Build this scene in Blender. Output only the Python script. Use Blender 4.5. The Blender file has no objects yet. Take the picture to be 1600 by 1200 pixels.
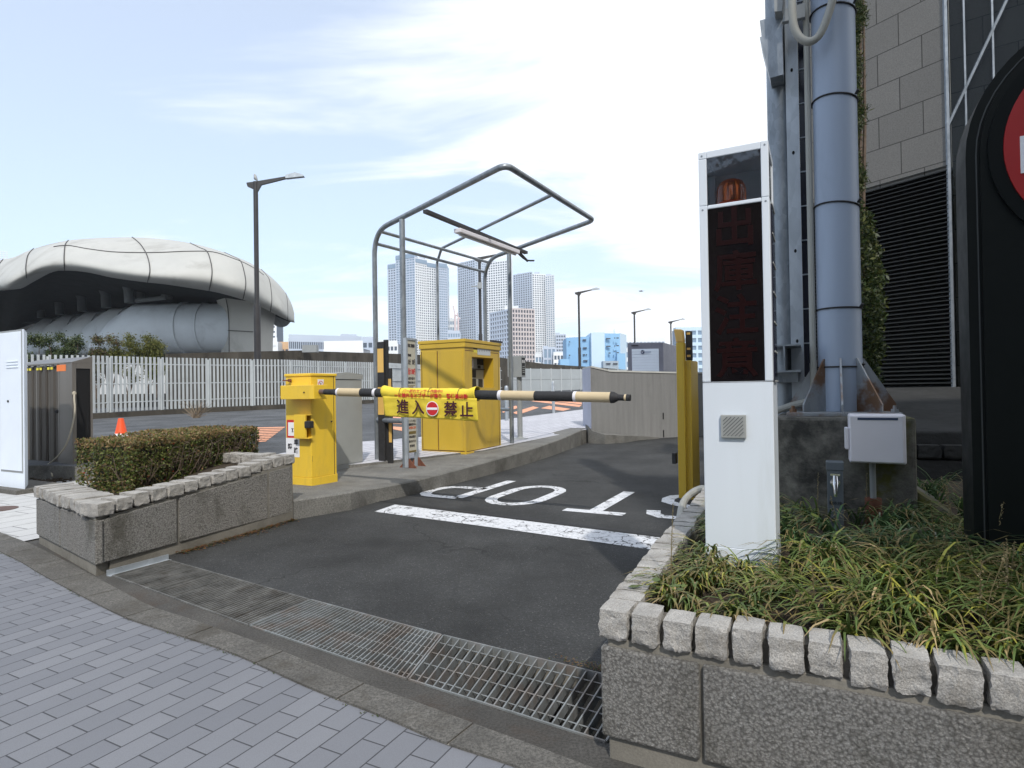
import bpy, bmesh, math, random
from mathutils import Vector, noise
random.seed(7)
scene = bpy.context.scene
# ---------------------------------------------------------------- camera, sky, sun
F = 930.0; H = 1.3
PITCH = math.atan(9 / 930); ROLL = math.radians(.9)
_r0 = Vector((1, 0, 0)); _u0 = Vector((0, -math.sin(PITCH), math.cos(PITCH))); FWD = Vector((0, math.cos(PITCH), math.sin(PITCH)))
CU = _u0 * math.cos(ROLL) + _r0 * math.sin(ROLL)
CR = _r0 * math.cos(ROLL) - _u0 * math.sin(ROLL)
cam = bpy.data.cameras.new('camera'); camo = bpy.data.objects.new('camera', cam); scene.collection.objects.link(camo)
cam.sensor_width = 36; cam.lens = 36 * F / 1600; cam.clip_start = .05; cam.clip_end = 5000
from mathutils import Matrix
camo.matrix_world = Matrix(((CR.x, CU.x, -FWD.x, 0), (CR.y, CU.y, -FWD.y, 0), (CR.z, CU.z, -FWD.z, H), (0, 0, 0, 1)))
scene.camera = camo
SUN_AZ, SUN_EL = 172, 46
world = bpy.data.worlds.new('World'); scene.world = world; world.use_nodes = True
nt = world.node_tree; N = nt.nodes; Lk = nt.links; N.clear()
def nn(tree, typ, **kw):
    n = tree.nodes.new(typ)
    for k, v in kw.items():
        if k.startswith('i_'):
            n.inputs[k[2:].replace('_', ' ')].default_value = v
        else: setattr(n, k, v)
    return n
sky = nn(nt, 'ShaderNodeTexSky', sky_type='NISHITA', sun_disc=False, sun_elevation=math.radians(SUN_EL), sun_rotation=math.radians(SUN_AZ), air_density=1.2, dust_density=2.5, ozone_density=1.5)
tc = nn(nt, 'ShaderNodeTexCoord'); sep = nn(nt, 'ShaderNodeSeparateXYZ'); Lk.new(tc.outputs['Generated'], sep.inputs[0])
def mth(tree, op, a, b=None, clamp=False):
    n = tree.nodes.new('ShaderNodeMath'); n.operation = op; n.use_clamp = clamp
    for i, v in enumerate((a, b)):
        if v is None: continue
        if isinstance(v, (int, float)): n.inputs[i].default_value = v
        else: tree.links.new(v, n.inputs[i])
    return n.outputs[0]
zz = mth(nt, 'ADD', mth(nt, 'MAXIMUM', sep.outputs[2], 0), .22)
cx = mth(nt, 'DIVIDE', sep.outputs[0], zz); cy = mth(nt, 'DIVIDE', sep.outputs[1], zz)
cmb = nn(nt, 'ShaderNodeCombineXYZ'); Lk.new(cx, cmb.inputs[0]); Lk.new(cy, cmb.inputs[1])
mp = nn(nt, 'ShaderNodeMapping'); mp.inputs['Rotation'].default_value = (0, 0, .5); mp.inputs['Scale'].default_value = (.75, 1.9, 1); mp.inputs['Location'].default_value = (3.1, 1.7, 0)
Lk.new(cmb.outputs[0], mp.inputs[0])
n1 = nn(nt, 'ShaderNodeTexNoise', i_Scale=1.3, i_Detail=7, i_Roughness=.55, i_Distortion=.7); Lk.new(mp.outputs[0], n1.inputs['Vector'])
# broad milky veil that thickens towards the right of the picture and the horizon
bias = mth(nt, 'ADD', mth(nt, 'MULTIPLY', sep.outputs[0], .42), .075)
msk = mth(nt, 'ADD', n1.outputs[0], bias)
rmp = nn(nt, 'ShaderNodeMapRange', interpolation_type='SMOOTHSTEP'); rmp.inputs[1].default_value = .44; rmp.inputs[2].default_value = .68
rmp.inputs[3].default_value = .40; Lk.new(msk, rmp.inputs[0])
hz = nn(nt, 'ShaderNodeMapRange'); hz.inputs[1].default_value = .3; hz.inputs[2].default_value = 0; hz.inputs[3].default_value = 0; hz.inputs[4].default_value = .6; Lk.new(sep.outputs[2], hz.inputs[0])
tot = mth(nt, 'MAXIMUM', rmp.outputs[0], hz.outputs[0])
mix = nn(nt, 'ShaderNodeMix', data_type='RGBA'); Lk.new(tot, mix.inputs[0]); tint = nn(nt, 'ShaderNodeMix', data_type='RGBA', blend_type='MULTIPLY'); tint.inputs[0].default_value = 1; tint.inputs[7].default_value = (1.06, 1.24, 1.4, 1); Lk.new(sky.outputs[0], tint.inputs[6]); Lk.new(tint.outputs[2], mix.inputs[6]); mix.inputs[7].default_value = (7.0, 7.25, 7.5, 1)
bg = nn(nt, 'ShaderNodeBackground'); bg.inputs[1].default_value = .15; Lk.new(mix.outputs[2], bg.inputs[0])
wo = nn(nt, 'ShaderNodeOutputWorld'); Lk.new(bg.outputs[0], wo.inputs[0])
sl = bpy.data.lights.new('sun', 'SUN'); sl.energy = 2.8; sl.angle = math.radians(1.2); sl.color = (1, .95, .87)
so = bpy.data.objects.new('sun', sl); scene.collection.objects.link(so)
_e, _a = math.radians(SUN_EL), math.radians(SUN_AZ)
so.rotation_euler = Vector((math.sin(_a) * math.cos(_e), math.cos(_a) * math.cos(_e), math.sin(_e))).to_track_quat('Z', 'Y').to_euler()
scene.view_settings.view_transform = 'Standard'; scene.view_settings.look = 'None'; scene.view_settings.exposure = 0.2; scene.view_settings.gamma = 1
scene.cycles.max_bounces = 8; scene.cycles.volume_bounces = 1; scene.cycles.transparent_max_bounces = 24

# ---------------------------------------------------------------- survey helpers
A = math.radians(27.3)
R = Vector((math.sin(A), math.cos(A), 0)); L = Vector((-math.cos(A), math.sin(A), 0)); Z = Vector((0, 0, 1))
CO = Vector((0, 0, H))
def ray(x, y): return FWD + CR * ((x - 800) / F) + CU * ((600 - y) / F)
def P(x, y, z=0):
    d = ray(x, y); return CO + d * ((z - H) / d.z)
def D(x, y, Y):
    d = ray(x, y); return CO + d * (Y / d.y)
def VR(x, y, r):
    d = ray(x, y); return CO + d * (r / d.dot(R))
def VL(x, y, l):
    d = ray(x, y); return CO + d * (l / d.dot(L))
def W(r, l, z=0): return R * r + L * l + Z * z
def rl(p): return p.dot(R), p.dot(L)
FR = (R, L, Z); FX = (Vector((1, 0, 0)), Vector((0, 1, 0)), Z)

class MB:
    def __init__(s): s.v = []; s.f = []; s.m = []; s.uv = []; s.sm = []; s.col = []
    def add(s, vs, fs, mi=0, uv=None, sm=False):
        b = len(s.v); s.v += [Vector(v) for v in vs]
        for k, f in enumerate(fs):
            s.f.append([b + i for i in f]); s.m.append(mi); s.sm.append(sm); s.uv.append(uv[k] if uv else None)
        return s
    def hexa(s, p, mi=0):
        return s.add(p, [(0, 3, 2, 1), (4, 5, 6, 7), (0, 1, 5, 4), (1, 2, 6, 5), (2, 3, 7, 6), (3, 0, 4, 7)], mi)
    def box(s, c, sz, ax=FR, mi=0):
        c = Vector(c); a, b, d = ax[0] * sz[0] / 2, ax[1] * sz[1] / 2, ax[2] * sz[2] / 2
        return s.hexa([c - a - b - d, c + a - b - d, c + a + b - d, c - a + b - d, c - a - b + d, c + a - b + d, c + a + b + d, c - a + b + d], mi)
    def rb(s, r0, r1, l0, l1, z0, z1, mi=0):
        return s.box(W((r0 + r1) / 2, (l0 + l1) / 2, (z0 + z1) / 2), (r1 - r0, l1 - l0, z1 - z0), FR, mi)
    def prism(s, pts, vec, mi=0, sm=False):
        n = len(pts); pts = [Vector(p) for p in pts]; vec = Vector(vec)
        s.add(pts, [list(range(n))[::-1]], mi); s.add([p + vec for p in pts], [list(range(n))], mi)
        s.add(pts + [p + vec for p in pts], [(i, (i + 1) % n, n + (i + 1) % n, n + i) for i in range(n)], mi, None, sm); return s
    def tube(s, pts, r, n=10, mi=0, caps=True, up=None):
        pts = [Vector(p) for p in pts]; rs = r if isinstance(r, (list, tuple)) else [r] * len(pts)
        t0 = (pts[1] - pts[0]).normalized(); nx = t0.cross(Vector((0, 0, 1)) if abs(t0.z) < .9 else Vector((1, 0, 0))).normalized()
        vs = []
        for i, p in enumerate(pts):
            t = ((pts[min(i + 1, len(pts) - 1)] - p).normalized() + (p - pts[max(i - 1, 0)]).normalized())
            t.normalize(); nx = (nx - t * nx.dot(t)).normalized(); ny = t.cross(nx)
            for k in range(n):
                a = 2 * math.pi * k / n; vs.append(p + (nx * math.cos(a) + ny * math.sin(a)) * rs[i])
        fs = [(i * n + k, i * n + (k + 1) % n, (i + 1) * n + (k + 1) % n, (i + 1) * n + k) for i in range(len(pts) - 1) for k in range(n)]
        b = len(s.v); s.add(vs, fs, mi, None, True)
        if caps:
            s.f.append([b + k for k in range(n)][::-1]); s.m.append(mi); s.sm.append(False); s.uv.append(None)
            s.f.append([b + (len(pts) - 1) * n + k for k in range(n)]); s.m.append(mi); s.sm.append(False); s.uv.append(None)
        return s
    def lathe(s, c, prof, n=20, ax=None, mi=0):
        ax = ax or FX; c = Vector(c)
        vs = [c + (ax[0] * math.cos(2 * math.pi * k / n) + ax[1] * math.sin(2 * math.pi * k / n)) * r + ax[2] * z for r, z in prof for k in range(n)]
        m = len(prof)
        return s.add(vs, [(i * n + k, i * n + (k + 1) % n, (i + 1) * n + (k + 1) % n, (i + 1) * n + k) for i in range(m - 1) for k in range(n)] + [[k for k in range(n)][::-1], [(m - 1) * n + k for k in range(n)]], mi, None, True)
    def grid(s, rows, mi=0, close=False, sm=True):
        m = len(rows[0]); vs = [p for r in rows for p in r]
        fs = [(i * m + k, i * m + (k + 1) % m, (i + 1) * m + (k + 1) % m, (i + 1) * m + k) for i in range(len(rows) - 1) for k in range(m if close else m - 1)]
        return s.add(vs, fs, mi, None, sm)
    def build(s, name, mats, parent=None, base=None, bevel=0, recalc=True, seg=2, solid=0, cols=None, ang=35):
        base = Vector(base) if base is not None else (Vector(parent['_b']) if parent is not None and '_b' in parent else Vector((0, 0, 0)))
        me = bpy.data.meshes.new(name)
        me.from_pydata([tuple(v - base) for v in s.v], [], s.f)
        if not isinstance(mats, (list, tuple)): mats = [mats]
        for m in mats: me.materials.append(m)
        me.polygons.foreach_set('material_index', s.m); me.polygons.foreach_set('use_smooth', s.sm)
        if any(u is not None for u in s.uv):
            ul = me.uv_layers.new(name='UVMap')
            for p, u in zip(me.polygons, s.uv):
                if u is None: continue
                for li, q in zip(p.loop_indices, u): ul.data[li].uv = q
        if cols:
            ca = me.color_attributes.new('Col', 'FLOAT_COLOR', 'POINT')
            ca.data.foreach_set('color', [c for q in cols for c in (q[0], q[1], q[2], 1.0)])
        if recalc:
            bm = bmesh.new(); bm.from_mesh(me); bmesh.ops.recalc_face_normals(bm, faces=bm.faces); bm.to_mesh(me); bm.free()
        if any(s.sm): me.set_sharp_from_angle(angle=math.radians(ang))
        me.update()
        o = bpy.data.objects.new(name, me); scene.collection.objects.link(o)
        if parent is not None: o.parent = parent; o.location = base - Vector(parent['_w'])
        else: o.location = base
        o['_b'] = list(base); o['_w'] = list(base)
        if bevel:
            b = o.modifiers.new('bevel', 'BEVEL'); b.width = bevel; b.segments = seg; b.limit_method = 'ANGLE'; b.angle_limit = math.radians(40)
        if solid:
            b = o.modifiers.new('solid', 'SOLIDIFY'); b.thickness = solid; b.offset = 0
        return o
def tag(o, label, cat, group=None):
    o['label'] = label; o['category'] = cat
    if group: o['group'] = group
    return o
def thing(name, label, cat, base, group=None):
    o = bpy.data.objects.new(name, None); scene.collection.objects.link(o); o.location = Vector(base); o.empty_display_size = .2
    o['_b'] = list(base); o['_w'] = list(base); return tag(o, label, cat, group)
def struct(o, kind='structure'): o['kind'] = kind; return o
def copy_tree(o, loc=None, parent=None, dz=None):
    c = o.copy(); scene.collection.objects.link(c)
    if parent is not None: c.parent = parent
    if loc is not None: c.location = Vector(loc)
    for ch in list(o.children): copy_tree(ch, None, c)
    return c
def text(s, org, xd, yd, size, m, name='lettering', parent=None, bold=0, align='CENTER', extr=.001, fit=0):
    cu = bpy.data.curves.new('t', 'FONT'); cu.body = s; cu.size = size; cu.align_x = align; cu.align_y = 'CENTER'; cu.extrude = extr; cu.offset = bold; cu.resolution_u = 4
    ob = bpy.data.objects.new('t', cu); scene.collection.objects.link(ob)
    dg = bpy.context.evaluated_depsgraph_get(); dg.update(); ev = ob.evaluated_get(dg); me = ev.to_mesh()
    nrm = xd.cross(yd)
    if fit and me.vertices:
        ww = max(v.co.x for v in me.vertices) - min(v.co.x for v in me.vertices)
        if ww > fit: xd = xd * (fit / ww)
    mb = MB(); mb.add([org + xd * v.co.x + yd * v.co.y + nrm * v.co.z for v in me.vertices], [list(p.vertices) for p in me.polygons])
    ev.to_mesh_clear(); bpy.data.objects.remove(ob); bpy.data.curves.remove(cu)
    if not mb.f: return None
    return mb.build(name, m, parent, recalc=False)

# ---------------------------------------------------------------- materials
def base_mat(name):
    m = bpy.data.materials.new(name); m.use_nodes = True; t = m.node_tree; return m, t, t.nodes['Principled BSDF']
def coords(t, space='Object', sc=(1, 1, 1), rot=(0, 0, 0)):
    c = nn(t, 'ShaderNodeTexCoord'); mpn = nn(t, 'ShaderNodeMapping'); mpn.inputs['Scale'].default_value = sc; mpn.inputs['Rotation'].default_value = rot
    t.links.new(c.outputs[space], mpn.inputs[0]); return mpn.outputs[0]
def noi(t, vec, scale, detail=4, rough=.6, dist=0):
    n = nn(t, 'ShaderNodeTexNoise', i_Scale=scale, i_Detail=detail, i_Roughness=rough, i_Distortion=dist); t.links.new(vec, n.inputs['Vector']); return n.outputs[0]
def rng(t, v, a, b, c=0, d=1, smooth=False):
    n = nn(t, 'ShaderNodeMapRange'); n.interpolation_type = 'SMOOTHSTEP' if smooth else 'LINEAR'
    for i, q in enumerate((a, b, c, d)): n.inputs[i + 1].default_value = q
    t.links.new(v, n.inputs[0]); return n.outputs[0]
def mixc(t, f, a, b, mode='MIX'):
    n = nn(t, 'ShaderNodeMix', data_type='RGBA', blend_type=mode)
    for i, v in ((0, f), (6, a), (7, b)):
        if isinstance(v, (int, float)): n.inputs[i].default_value = v
        elif isinstance(v, tuple): n.inputs[i].default_value = (*v, 1)
        else: t.links.new(v, n.inputs[i])
    return n.outputs[2]
def bumpn(t, h, bs, dist=.01, strength=1, prev=None):
    n = nn(t, 'ShaderNodeBump'); n.inputs['Strength'].default_value = strength; n.inputs['Distance'].default_value = dist
    t.links.new(h, n.inputs['Height'])
    if prev is not None: t.links.new(prev, n.inputs['Normal'])
    t.links.new(n.outputs[0], bs.inputs['Normal']); return n.outputs[0]
def M(name, col, rough=.6, metal=0, var=.12, sc=3, grain=0, gsc=150, bump=0, bsc=60, dirt=0, dcol=(.08, .075, .06), dsc=2.5, stretch=1, spec=.5):
    m, t, b = base_mat(name); v = coords(t, sc=(1, 1, stretch))
    c = mixc(t, rng(t, noi(t, v, sc), .3, .7), tuple(x * (1 - var) for x in col), tuple(min(1, x * (1 + var)) for x in col))
    if grain: c = mixc(t, mth(t, 'MULTIPLY', rng(t, noi(t, coords(t), gsc, 2, .8), .35, .65), grain), c, tuple(x * .35 for x in col))
    if dirt: c = mixc(t, mth(t, 'MULTIPLY', rng(t, noi(t, v, dsc, 6, .65, .4), .5, .72, smooth=True), dirt), c, dcol)
    t.links.new(c, b.inputs['Base Color']); b.inputs['Metallic'].default_value = metal; b.inputs['Specular IOR Level'].default_value = spec
    t.links.new(rng(t, noi(t, v, sc * 3), .2, .8, max(0, rough - .1), min(1, rough + .1)), b.inputs['Roughness'])
    if bump: bumpn(t, noi(t, coords(t), bsc, 4, .6), b, bump)
    return m
def flat(name, col, rough=.5, metal=0, spec=.5):
    m, t, b = base_mat(name); b.inputs['Base Color'].default_value = (*col, 1); b.inputs['Roughness'].default_value = rough; b.inputs['Metallic'].default_value = metal; b.inputs['Specular IOR Level'].default_value = spec; return m
def glass(name, col=(.9, .95, .95), alpha=.25, rough=.02):
    m, t, b = base_mat(name); g = nn(t, 'ShaderNodeBsdfGlossy'); g.inputs['Roughness'].default_value = rough
    tr = nn(t, 'ShaderNodeBsdfTransparent'); tr.inputs[0].default_value = (*col, 1); fr = nn(t, 'ShaderNodeFresnel'); fr.inputs[0].default_value = 1.5
    mx = nn(t, 'ShaderNodeMixShader'); t.links.new(mth(t, 'ADD', fr.outputs[0], alpha, True), mx.inputs[0]); t.links.new(tr.outputs[0], mx.inputs[1]); t.links.new(g.outputs[0], mx.inputs[2])
    t.links.new(mx.outputs[0], t.nodes['Material Output'].inputs[0]); return m
def asphalt(name, base, light):
    m, t, b = base_mat(name); v = coords(t)
    vo = nn(t, 'ShaderNodeTexVoronoi', i_Scale=150); t.links.new(v, vo.inputs['Vector'])
    cw = nn(t, 'ShaderNodeSeparateColor'); t.links.new(vo.outputs['Color'], cw.inputs[0])
    big = rng(t, noi(t, v, .9, 5, .6), .32, .7, .62, 1.45)
    c = mixc(t, rng(t, cw.outputs[0], .55, 1, 0, 1), tuple(x * .7 for x in base), tuple(x * 1.25 for x in base))
    c = mixc(t, rng(t, cw.outputs[1], .97, .99, 0, .55), c, light)
    c = mixc(t, rng(t, noi(t, v, 3.5, 5, .7), .55, .75, 0, .35), c, tuple(x * 1.5 for x in base))
    vo2 = nn(t, 'ShaderNodeTexVoronoi', i_Scale=.55, feature='DISTANCE_TO_EDGE'); wv2 = nn(t, 'ShaderNodeVectorMath', operation='ADD'); ns2 = nn(t, 'ShaderNodeTexNoise', i_Scale=2.5, i_Detail=6); t.links.new(v, ns2.inputs['Vector']); t.links.new(v, wv2.inputs[0]); t.links.new(ns2.outputs['Color'], wv2.inputs[1]); t.links.new(wv2.outputs[0], vo2.inputs['Vector'])
    c = mixc(t, mth(t, 'MULTIPLY', rng(t, vo2.outputs['Distance'], .010, .003), rng(t, noi(t, v, .7, 2), .45, .6)), c, tuple(x * .3 for x in base))
    c = mixc(t, rng(t, noi(t, v, 1.9, 4, .6), .6, .74, 0, .4, True), c, tuple(x * .45 for x in base))
    rot = nn(t, 'ShaderNodeVectorMath', operation='DOT_PRODUCT'); t.links.new(coords(t), rot.inputs[0]); rot.inputs[1].default_value = (L.x, L.y, 0)
    lw_ = mth(t, 'ADD', rot.outputs['Value'], mth(t, 'MULTIPLY', noi(t, v, .6, 3), .5))
    for c0_ in (2.0, 3.65):
        d_ = mth(t, 'ABSOLUTE', mth(t, 'SUBTRACT', lw_, c0_)); c = mixc(t, mth(t, 'MULTIPLY', rng(t, d_, .28, .05, 0, .5, True), rng(t, noi(t, v, 2.2, 4), .3, .6)), c, tuple(x * .5 for x in base))
    vm = nn(t, 'ShaderNodeVectorMath', operation='SCALE'); t.links.new(c, vm.inputs[0]); t.links.new(big, vm.inputs['Scale'])
    t.links.new(vm.outputs[0], b.inputs['Base Color']); b.inputs['Roughness'].default_value = .82; b.inputs['Specular IOR Level'].default_value = .35
    bumpn(t, vo.outputs['Distance'], b, .004, .9); return m
def blocks(name, bw, bh, col, col2, mortar, msz=.003, off=.5, space='UV', rough=.8, grain=.3, bump=.003, spk=250, dirt=0.0):
    m, t, b = base_mat(name); v = coords(t, space)
    br = nn(t, 'ShaderNodeTexBrick'); br.offset = off; br.inputs['Scale'].default_value = 1; br.inputs['Brick Width'].default_value = bw; br.inputs['Row Height'].default_value = bh
    br.inputs['Mortar Size'].default_value = msz; br.inputs['Mortar Smooth'].default_value = .1
    br.inputs['Color1'].default_value = (*col, 1); br.inputs['Color2'].default_value = (*col2, 1); br.inputs['Mortar'].default_value = (*mortar, 1)
    t.links.new(v, br.inputs[0])
    g = mixc(t, mth(t, 'MULTIPLY', rng(t, noi(t, coords(t), spk, 2, .8), .35, .65), grain), br.outputs[0], tuple(x * .45 for x in col))
    g = mixc(t, rng(t, noi(t, coords(t), .8, 5), .35, .7, 0, .22), g, tuple(x * .6 for x in col))
    if dirt: g = mixc(t, mth(t, 'MULTIPLY', rng(t, noi(t, coords(t), 3, 6, .7), .52, .7, smooth=True), dirt), g, (.1, .09, .07))
    vs_ = nn(t, 'ShaderNodeTexVoronoi', i_Scale=2.3); t.links.new(coords(t), vs_.inputs['Vector']); g = mixc(t, rng(t, vs_.outputs['Distance'], .035, .025, 0, .35), g, tuple(x * .35 for x in col))
    t.links.new(g, b.inputs['Base Color']); b.inputs['Roughness'].default_value = rough
    p = bumpn(t, br.outputs['Fac'], b, bump, 1); b.inputs['Normal'].links[0].from_node.invert = True
    return m

m_asph = asphalt('asphalt', (.047, .048, .048), (.17, .17, .165))
m_asph2 = asphalt('street_asphalt', (.1, .105, .112), (.2, .2, .2))
m_paver = blocks('pavers', .215, .11, (.178, .184, .204), (.222, .228, .248), (.04, .04, .044), .0028, rough=.75, spk=300)
m_tile = blocks('pale_tiles', .6, .3, (.5, .5, .5), (.56, .56, .55), (.12, .12, .12), .006, off=.33, grain=.15, dirt=.3)
m_tile2 = blocks('pale_paving', .9, .2, (.5, .5, .54), (.56, .56, .6), (.2, .2, .22), .012, grain=.15)
m_kerb = M('kerb_concrete', (.15, .142, .128), .92, var=.3, sc=3.5, grain=.85, gsc=85, bump=.004, bsc=120, dirt=.85, dcol=(.06, .052, .04), dsc=2.6)
m_gutter = M('gutter_concrete', (.085, .08, .072), .92, var=.35, sc=2.4, grain=.8, gsc=90, bump=.003, bsc=110, dirt=.75, dcol=(.06, .038, .024), dsc=1.7)
m_isl = M('island_concrete', (.2, .195, .18), .9, var=.3, sc=2.5, grain=.7, gsc=70, bump=.002, bsc=120, dirt=.85, dcol=(.055, .05, .043), dsc=1.3)
def rough_conc():
    m, t, b = base_mat('bush_hammered_concrete'); v = coords(t)
    n1 = noi(t, v, 90, 5, .7); vo = nn(t, 'ShaderNodeTexVoronoi', i_Scale=105); t.links.new(v, vo.inputs['Vector'])
    c = mixc(t, rng(t, n1, .3, .7), (.19, .185, .175), (.45, .445, .425)); c = mixc(t, rng(t, noi(t, v, 1.1, 3), .35, .7), c, mixc(t, .5, c, (.33, .3, .26)))
    c = mixc(t, rng(t, vo.outputs['Distance'], .35, .75, 0, .65), c, (.06, .056, .05)); c = mixc(t, rng(t, noi(t, v, 300, 2, .8), .4, .7, 0, .6), c, (.1, .095, .09))
    c = mixc(t, rng(t, noi(t, coords(t, sc=(1, 1, .5)), 3.2, 6, .65), .5, .7, 0, .75, True), c, (.075, .07, .055))
    t.links.new(c, b.inputs['Base Color']); b.inputs['Roughness'].default_value = .93
    n2 = noi(t, v, 45, 8, .75, .6); hgt = mth(t, 'ADD', mth(t, 'MULTIPLY', vo.outputs['Distance'], .35), mth(t, 'MULTIPLY', n2, 1.6)); bumpn(t, hgt, b, .013, .9); return m
m_rough = rough_conc()
m_plinth = M('plinth_concrete', (.22, .205, .175), .9, var=.25, sc=3, grain=.3, bump=.002, dirt=.5, dcol=(.07, .06, .045))
m_granite = M('split_granite', (.47, .45, .42), .9, var=.25, sc=9, grain=.75, gsc=230, bump=.006, bsc=80, dirt=.5, dcol=(.18, .16, .13), dsc=8)
def paint_mat():
    m, t, b = base_mat('worn_road_paint'); v = coords(t)
    vo = nn(t, 'ShaderNodeTexVoronoi', i_Scale=5.5, feature='DISTANCE_TO_EDGE')
    wv = nn(t, 'ShaderNodeVectorMath', operation='ADD'); ns = nn(t, 'ShaderNodeTexNoise', i_Scale=9, i_Detail=4); t.links.new(v, ns.inputs['Vector'])
    sc_ = nn(t, 'ShaderNodeVectorMath', operation='SCALE'); sc_.inputs['Scale'].default_value = .16; t.links.new(ns.outputs['Color'], sc_.inputs[0])
    t.links.new(v, wv.inputs[0]); t.links.new(sc_.outputs[0], wv.inputs[1]); t.links.new(wv.outputs[0], vo.inputs['Vector'])
    crack = rng(t, vo.outputs['Distance'], .012, .035); wear = rng(t, noi(t, v, 7, 8, .75), .38, .44)
    sel = rng(t, noi(t, v, 1.3, 2), .42, .55)
    a = mth(t, 'MULTIPLY', mth(t, 'MAXIMUM', crack, sel), wear, True)
    c = mixc(t, rng(t, noi(t, v, 40, 5, .7), .35, .7), (.5, .51, .53), (.78, .79, .82)); t.links.new(c, b.inputs['Base Color']); b.inputs['Roughness'].default_value = .7
    t.links.new(a, b.inputs['Alpha']); return m
m_paint = paint_mat()
m_orange_paint = M('orange_road_paint', (.72, .34, .2), .8, var=.25, sc=12, dirt=.5, dcol=(.25, .18, .15), dsc=20)
m_yellow = M('yellow_enamel', (.8, .53, .04), .42, var=.07, sc=1.3, dirt=.35, dcol=(.48, .33, .07), dsc=4, stretch=.3)
m_yellow2 = M('shaded_yellow_enamel', (.56, .37, .035), .45, var=.08, sc=1.3, dirt=.4, dcol=(.34, .24, .07), dsc=4, stretch=.3)  # same yellow darkened, so the machines in shade carry it in their paint
m_yband = M('amber_board', (.68, .42, .11), .5, var=.08)
m_white = M('white_enamel', (.66, .71, .77), .38, var=.04, sc=2, dirt=.3, dcol=(.46, .49, .49), dsc=4, stretch=.12)
m_whitebox = M('white_plastic', (.72, .7, .74), .5, var=.03)
m_cabw = M('pale_locker_paint', (.74, .8, .88), .45, var=.03)
m_grey = M('grey_enamel', (.33, .34, .33), .5, var=.06, sc=2, dirt=.15, dcol=(.2, .2, .18))
m_greyb = M('grey_box_paint', (.27, .285, .29), .5, var=.06)
m_slate = M('slate_plastic', (.11, .13, .15), .5, var=.06)
m_black = M('black_gloss', (.003, .005, .0045), .55, var=.1, spec=.2)
m_blackm = M('black_matt', (.022, .022, .024), .75, var=.2, sc=20)
m_void = flat('dark_void', (.004, .004, .005), .9)
m_rust = M('rusty_steel', (.16, .06, .035), .85, var=.4, sc=12)
m_chrome = flat('chrome', (.75, .76, .8), .12, 1)
m_darkmetal = M('dark_brown_steel', (.035, .033, .035), .5, .2, var=.15)
m_orange = M('orange_plastic', (.85, .09, .015), .5, var=.06)
m_red = flat('red_print', (.55, .015, .02), .5)
m_redp = flat('pale_red_print', (.6, .12, .04), .5)
m_blk = flat('black_print', (.015, .012, .02), .6)
m_maroon = flat('maroon_print', (.05, .004, .012), .6)
m_wht = flat('white_print', (.82, .82, .84), .5)
m_soil = M('soil', (.045, .032, .02), 1, var=.4, sc=15, bump=.02, bsc=30)
m_rope = M('rope', (.42, .38, .3), .9, var=.15, sc=60, bump=.003, bsc=200)
def galv(name, dark, lite, sc=22, rough=.42, metal=.55, rust=0):
    m, t, b = base_mat(name); v = coords(t, sc=(1, 1, .45)); vo = nn(t, 'ShaderNodeTexVoronoi', i_Scale=sc * 1.6); t.links.new(v, vo.inputs['Vector'])
    s = nn(t, 'ShaderNodeSeparateColor'); t.links.new(vo.outputs['Color'], s.inputs[0])
    c = mixc(t, mth(t, 'ADD', mth(t, 'MULTIPLY', s.outputs[0], .35), rng(t, noi(t, v, sc * .35, 5), .3, .75, 0, .65)), dark, lite)
    if rust: c = mixc(t, mth(t, 'MULTIPLY', rng(t, noi(t, coords(t), 5, 5, .6), .46, .62, smooth=True), rust), c, (.17, .09, .045))
    t.links.new(c, b.inputs['Base Color']); b.inputs['Roughness'].default_value = rough; b.inputs['Metallic'].default_value = metal; return m
m_galv = galv('galvanised_steel', (.16, .18, .2), (.34, .37, .4))
m_galvl = galv('bright_galvanised', (.3, .33, .36), (.5, .54, .58), 14, .4, .4)
m_galvr = galv('rust_stained_galvanised', (.22, .24, .26), (.36, .38, .4), 14, .5, .4, .95)
m_grate = galv('grating_steel', (.13, .135, .13), (.3, .32, .33), 9, .55, .15, .35)
m_pipe = M('blue_grey_paint', (.31, .37, .47), .42, var=.05, sc=1.5, dirt=.3, dcol=(.2, .24, .3), dsc=5, stretch=.25)
m_stain = M('brushed_bronze_steel', (.19, .175, .16), .4, .5, var=.15, sc=1.5, stretch=.05)
m_cable = M('grey_hose', (.33, .33, .3), .6, var=.05)
def streak_conc(name, lo, hi, str_=.7, sc=3):
    m, t, b = base_mat(name); v = coords(t, sc=(1, 1, .06)); c = mixc(t, rng(t, noi(t, v, sc * 3, 5, .65), .3, .7), lo, hi)
    c = mixc(t, rng(t, noi(t, coords(t), 1.5, 6, .7), .5, .72, 0, str_, True), c, tuple(x * .45 for x in lo)); c = mixc(t, rng(t, noi(t, coords(t), 60, 3, .7), .45, .7, 0, .3), c, tuple(x * .6 for x in lo))
    t.links.new(c, b.inputs['Base Color']); b.inputs['Roughness'].default_value = .92; bumpn(t, noi(t, coords(t), 60, 4), b, .002); return m
m_rampwall = streak_conc('streaked_render', (.19, .19, .187), (.25, .248, .243), .25)
m_beam = streak_conc('weathered_beam', (.035, .03, .024), (.085, .075, .06), .8, .5)
m_found = streak_conc('mossy_concrete', (.07, .068, .062), (.15, .145, .135), .75, 1.2)
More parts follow.
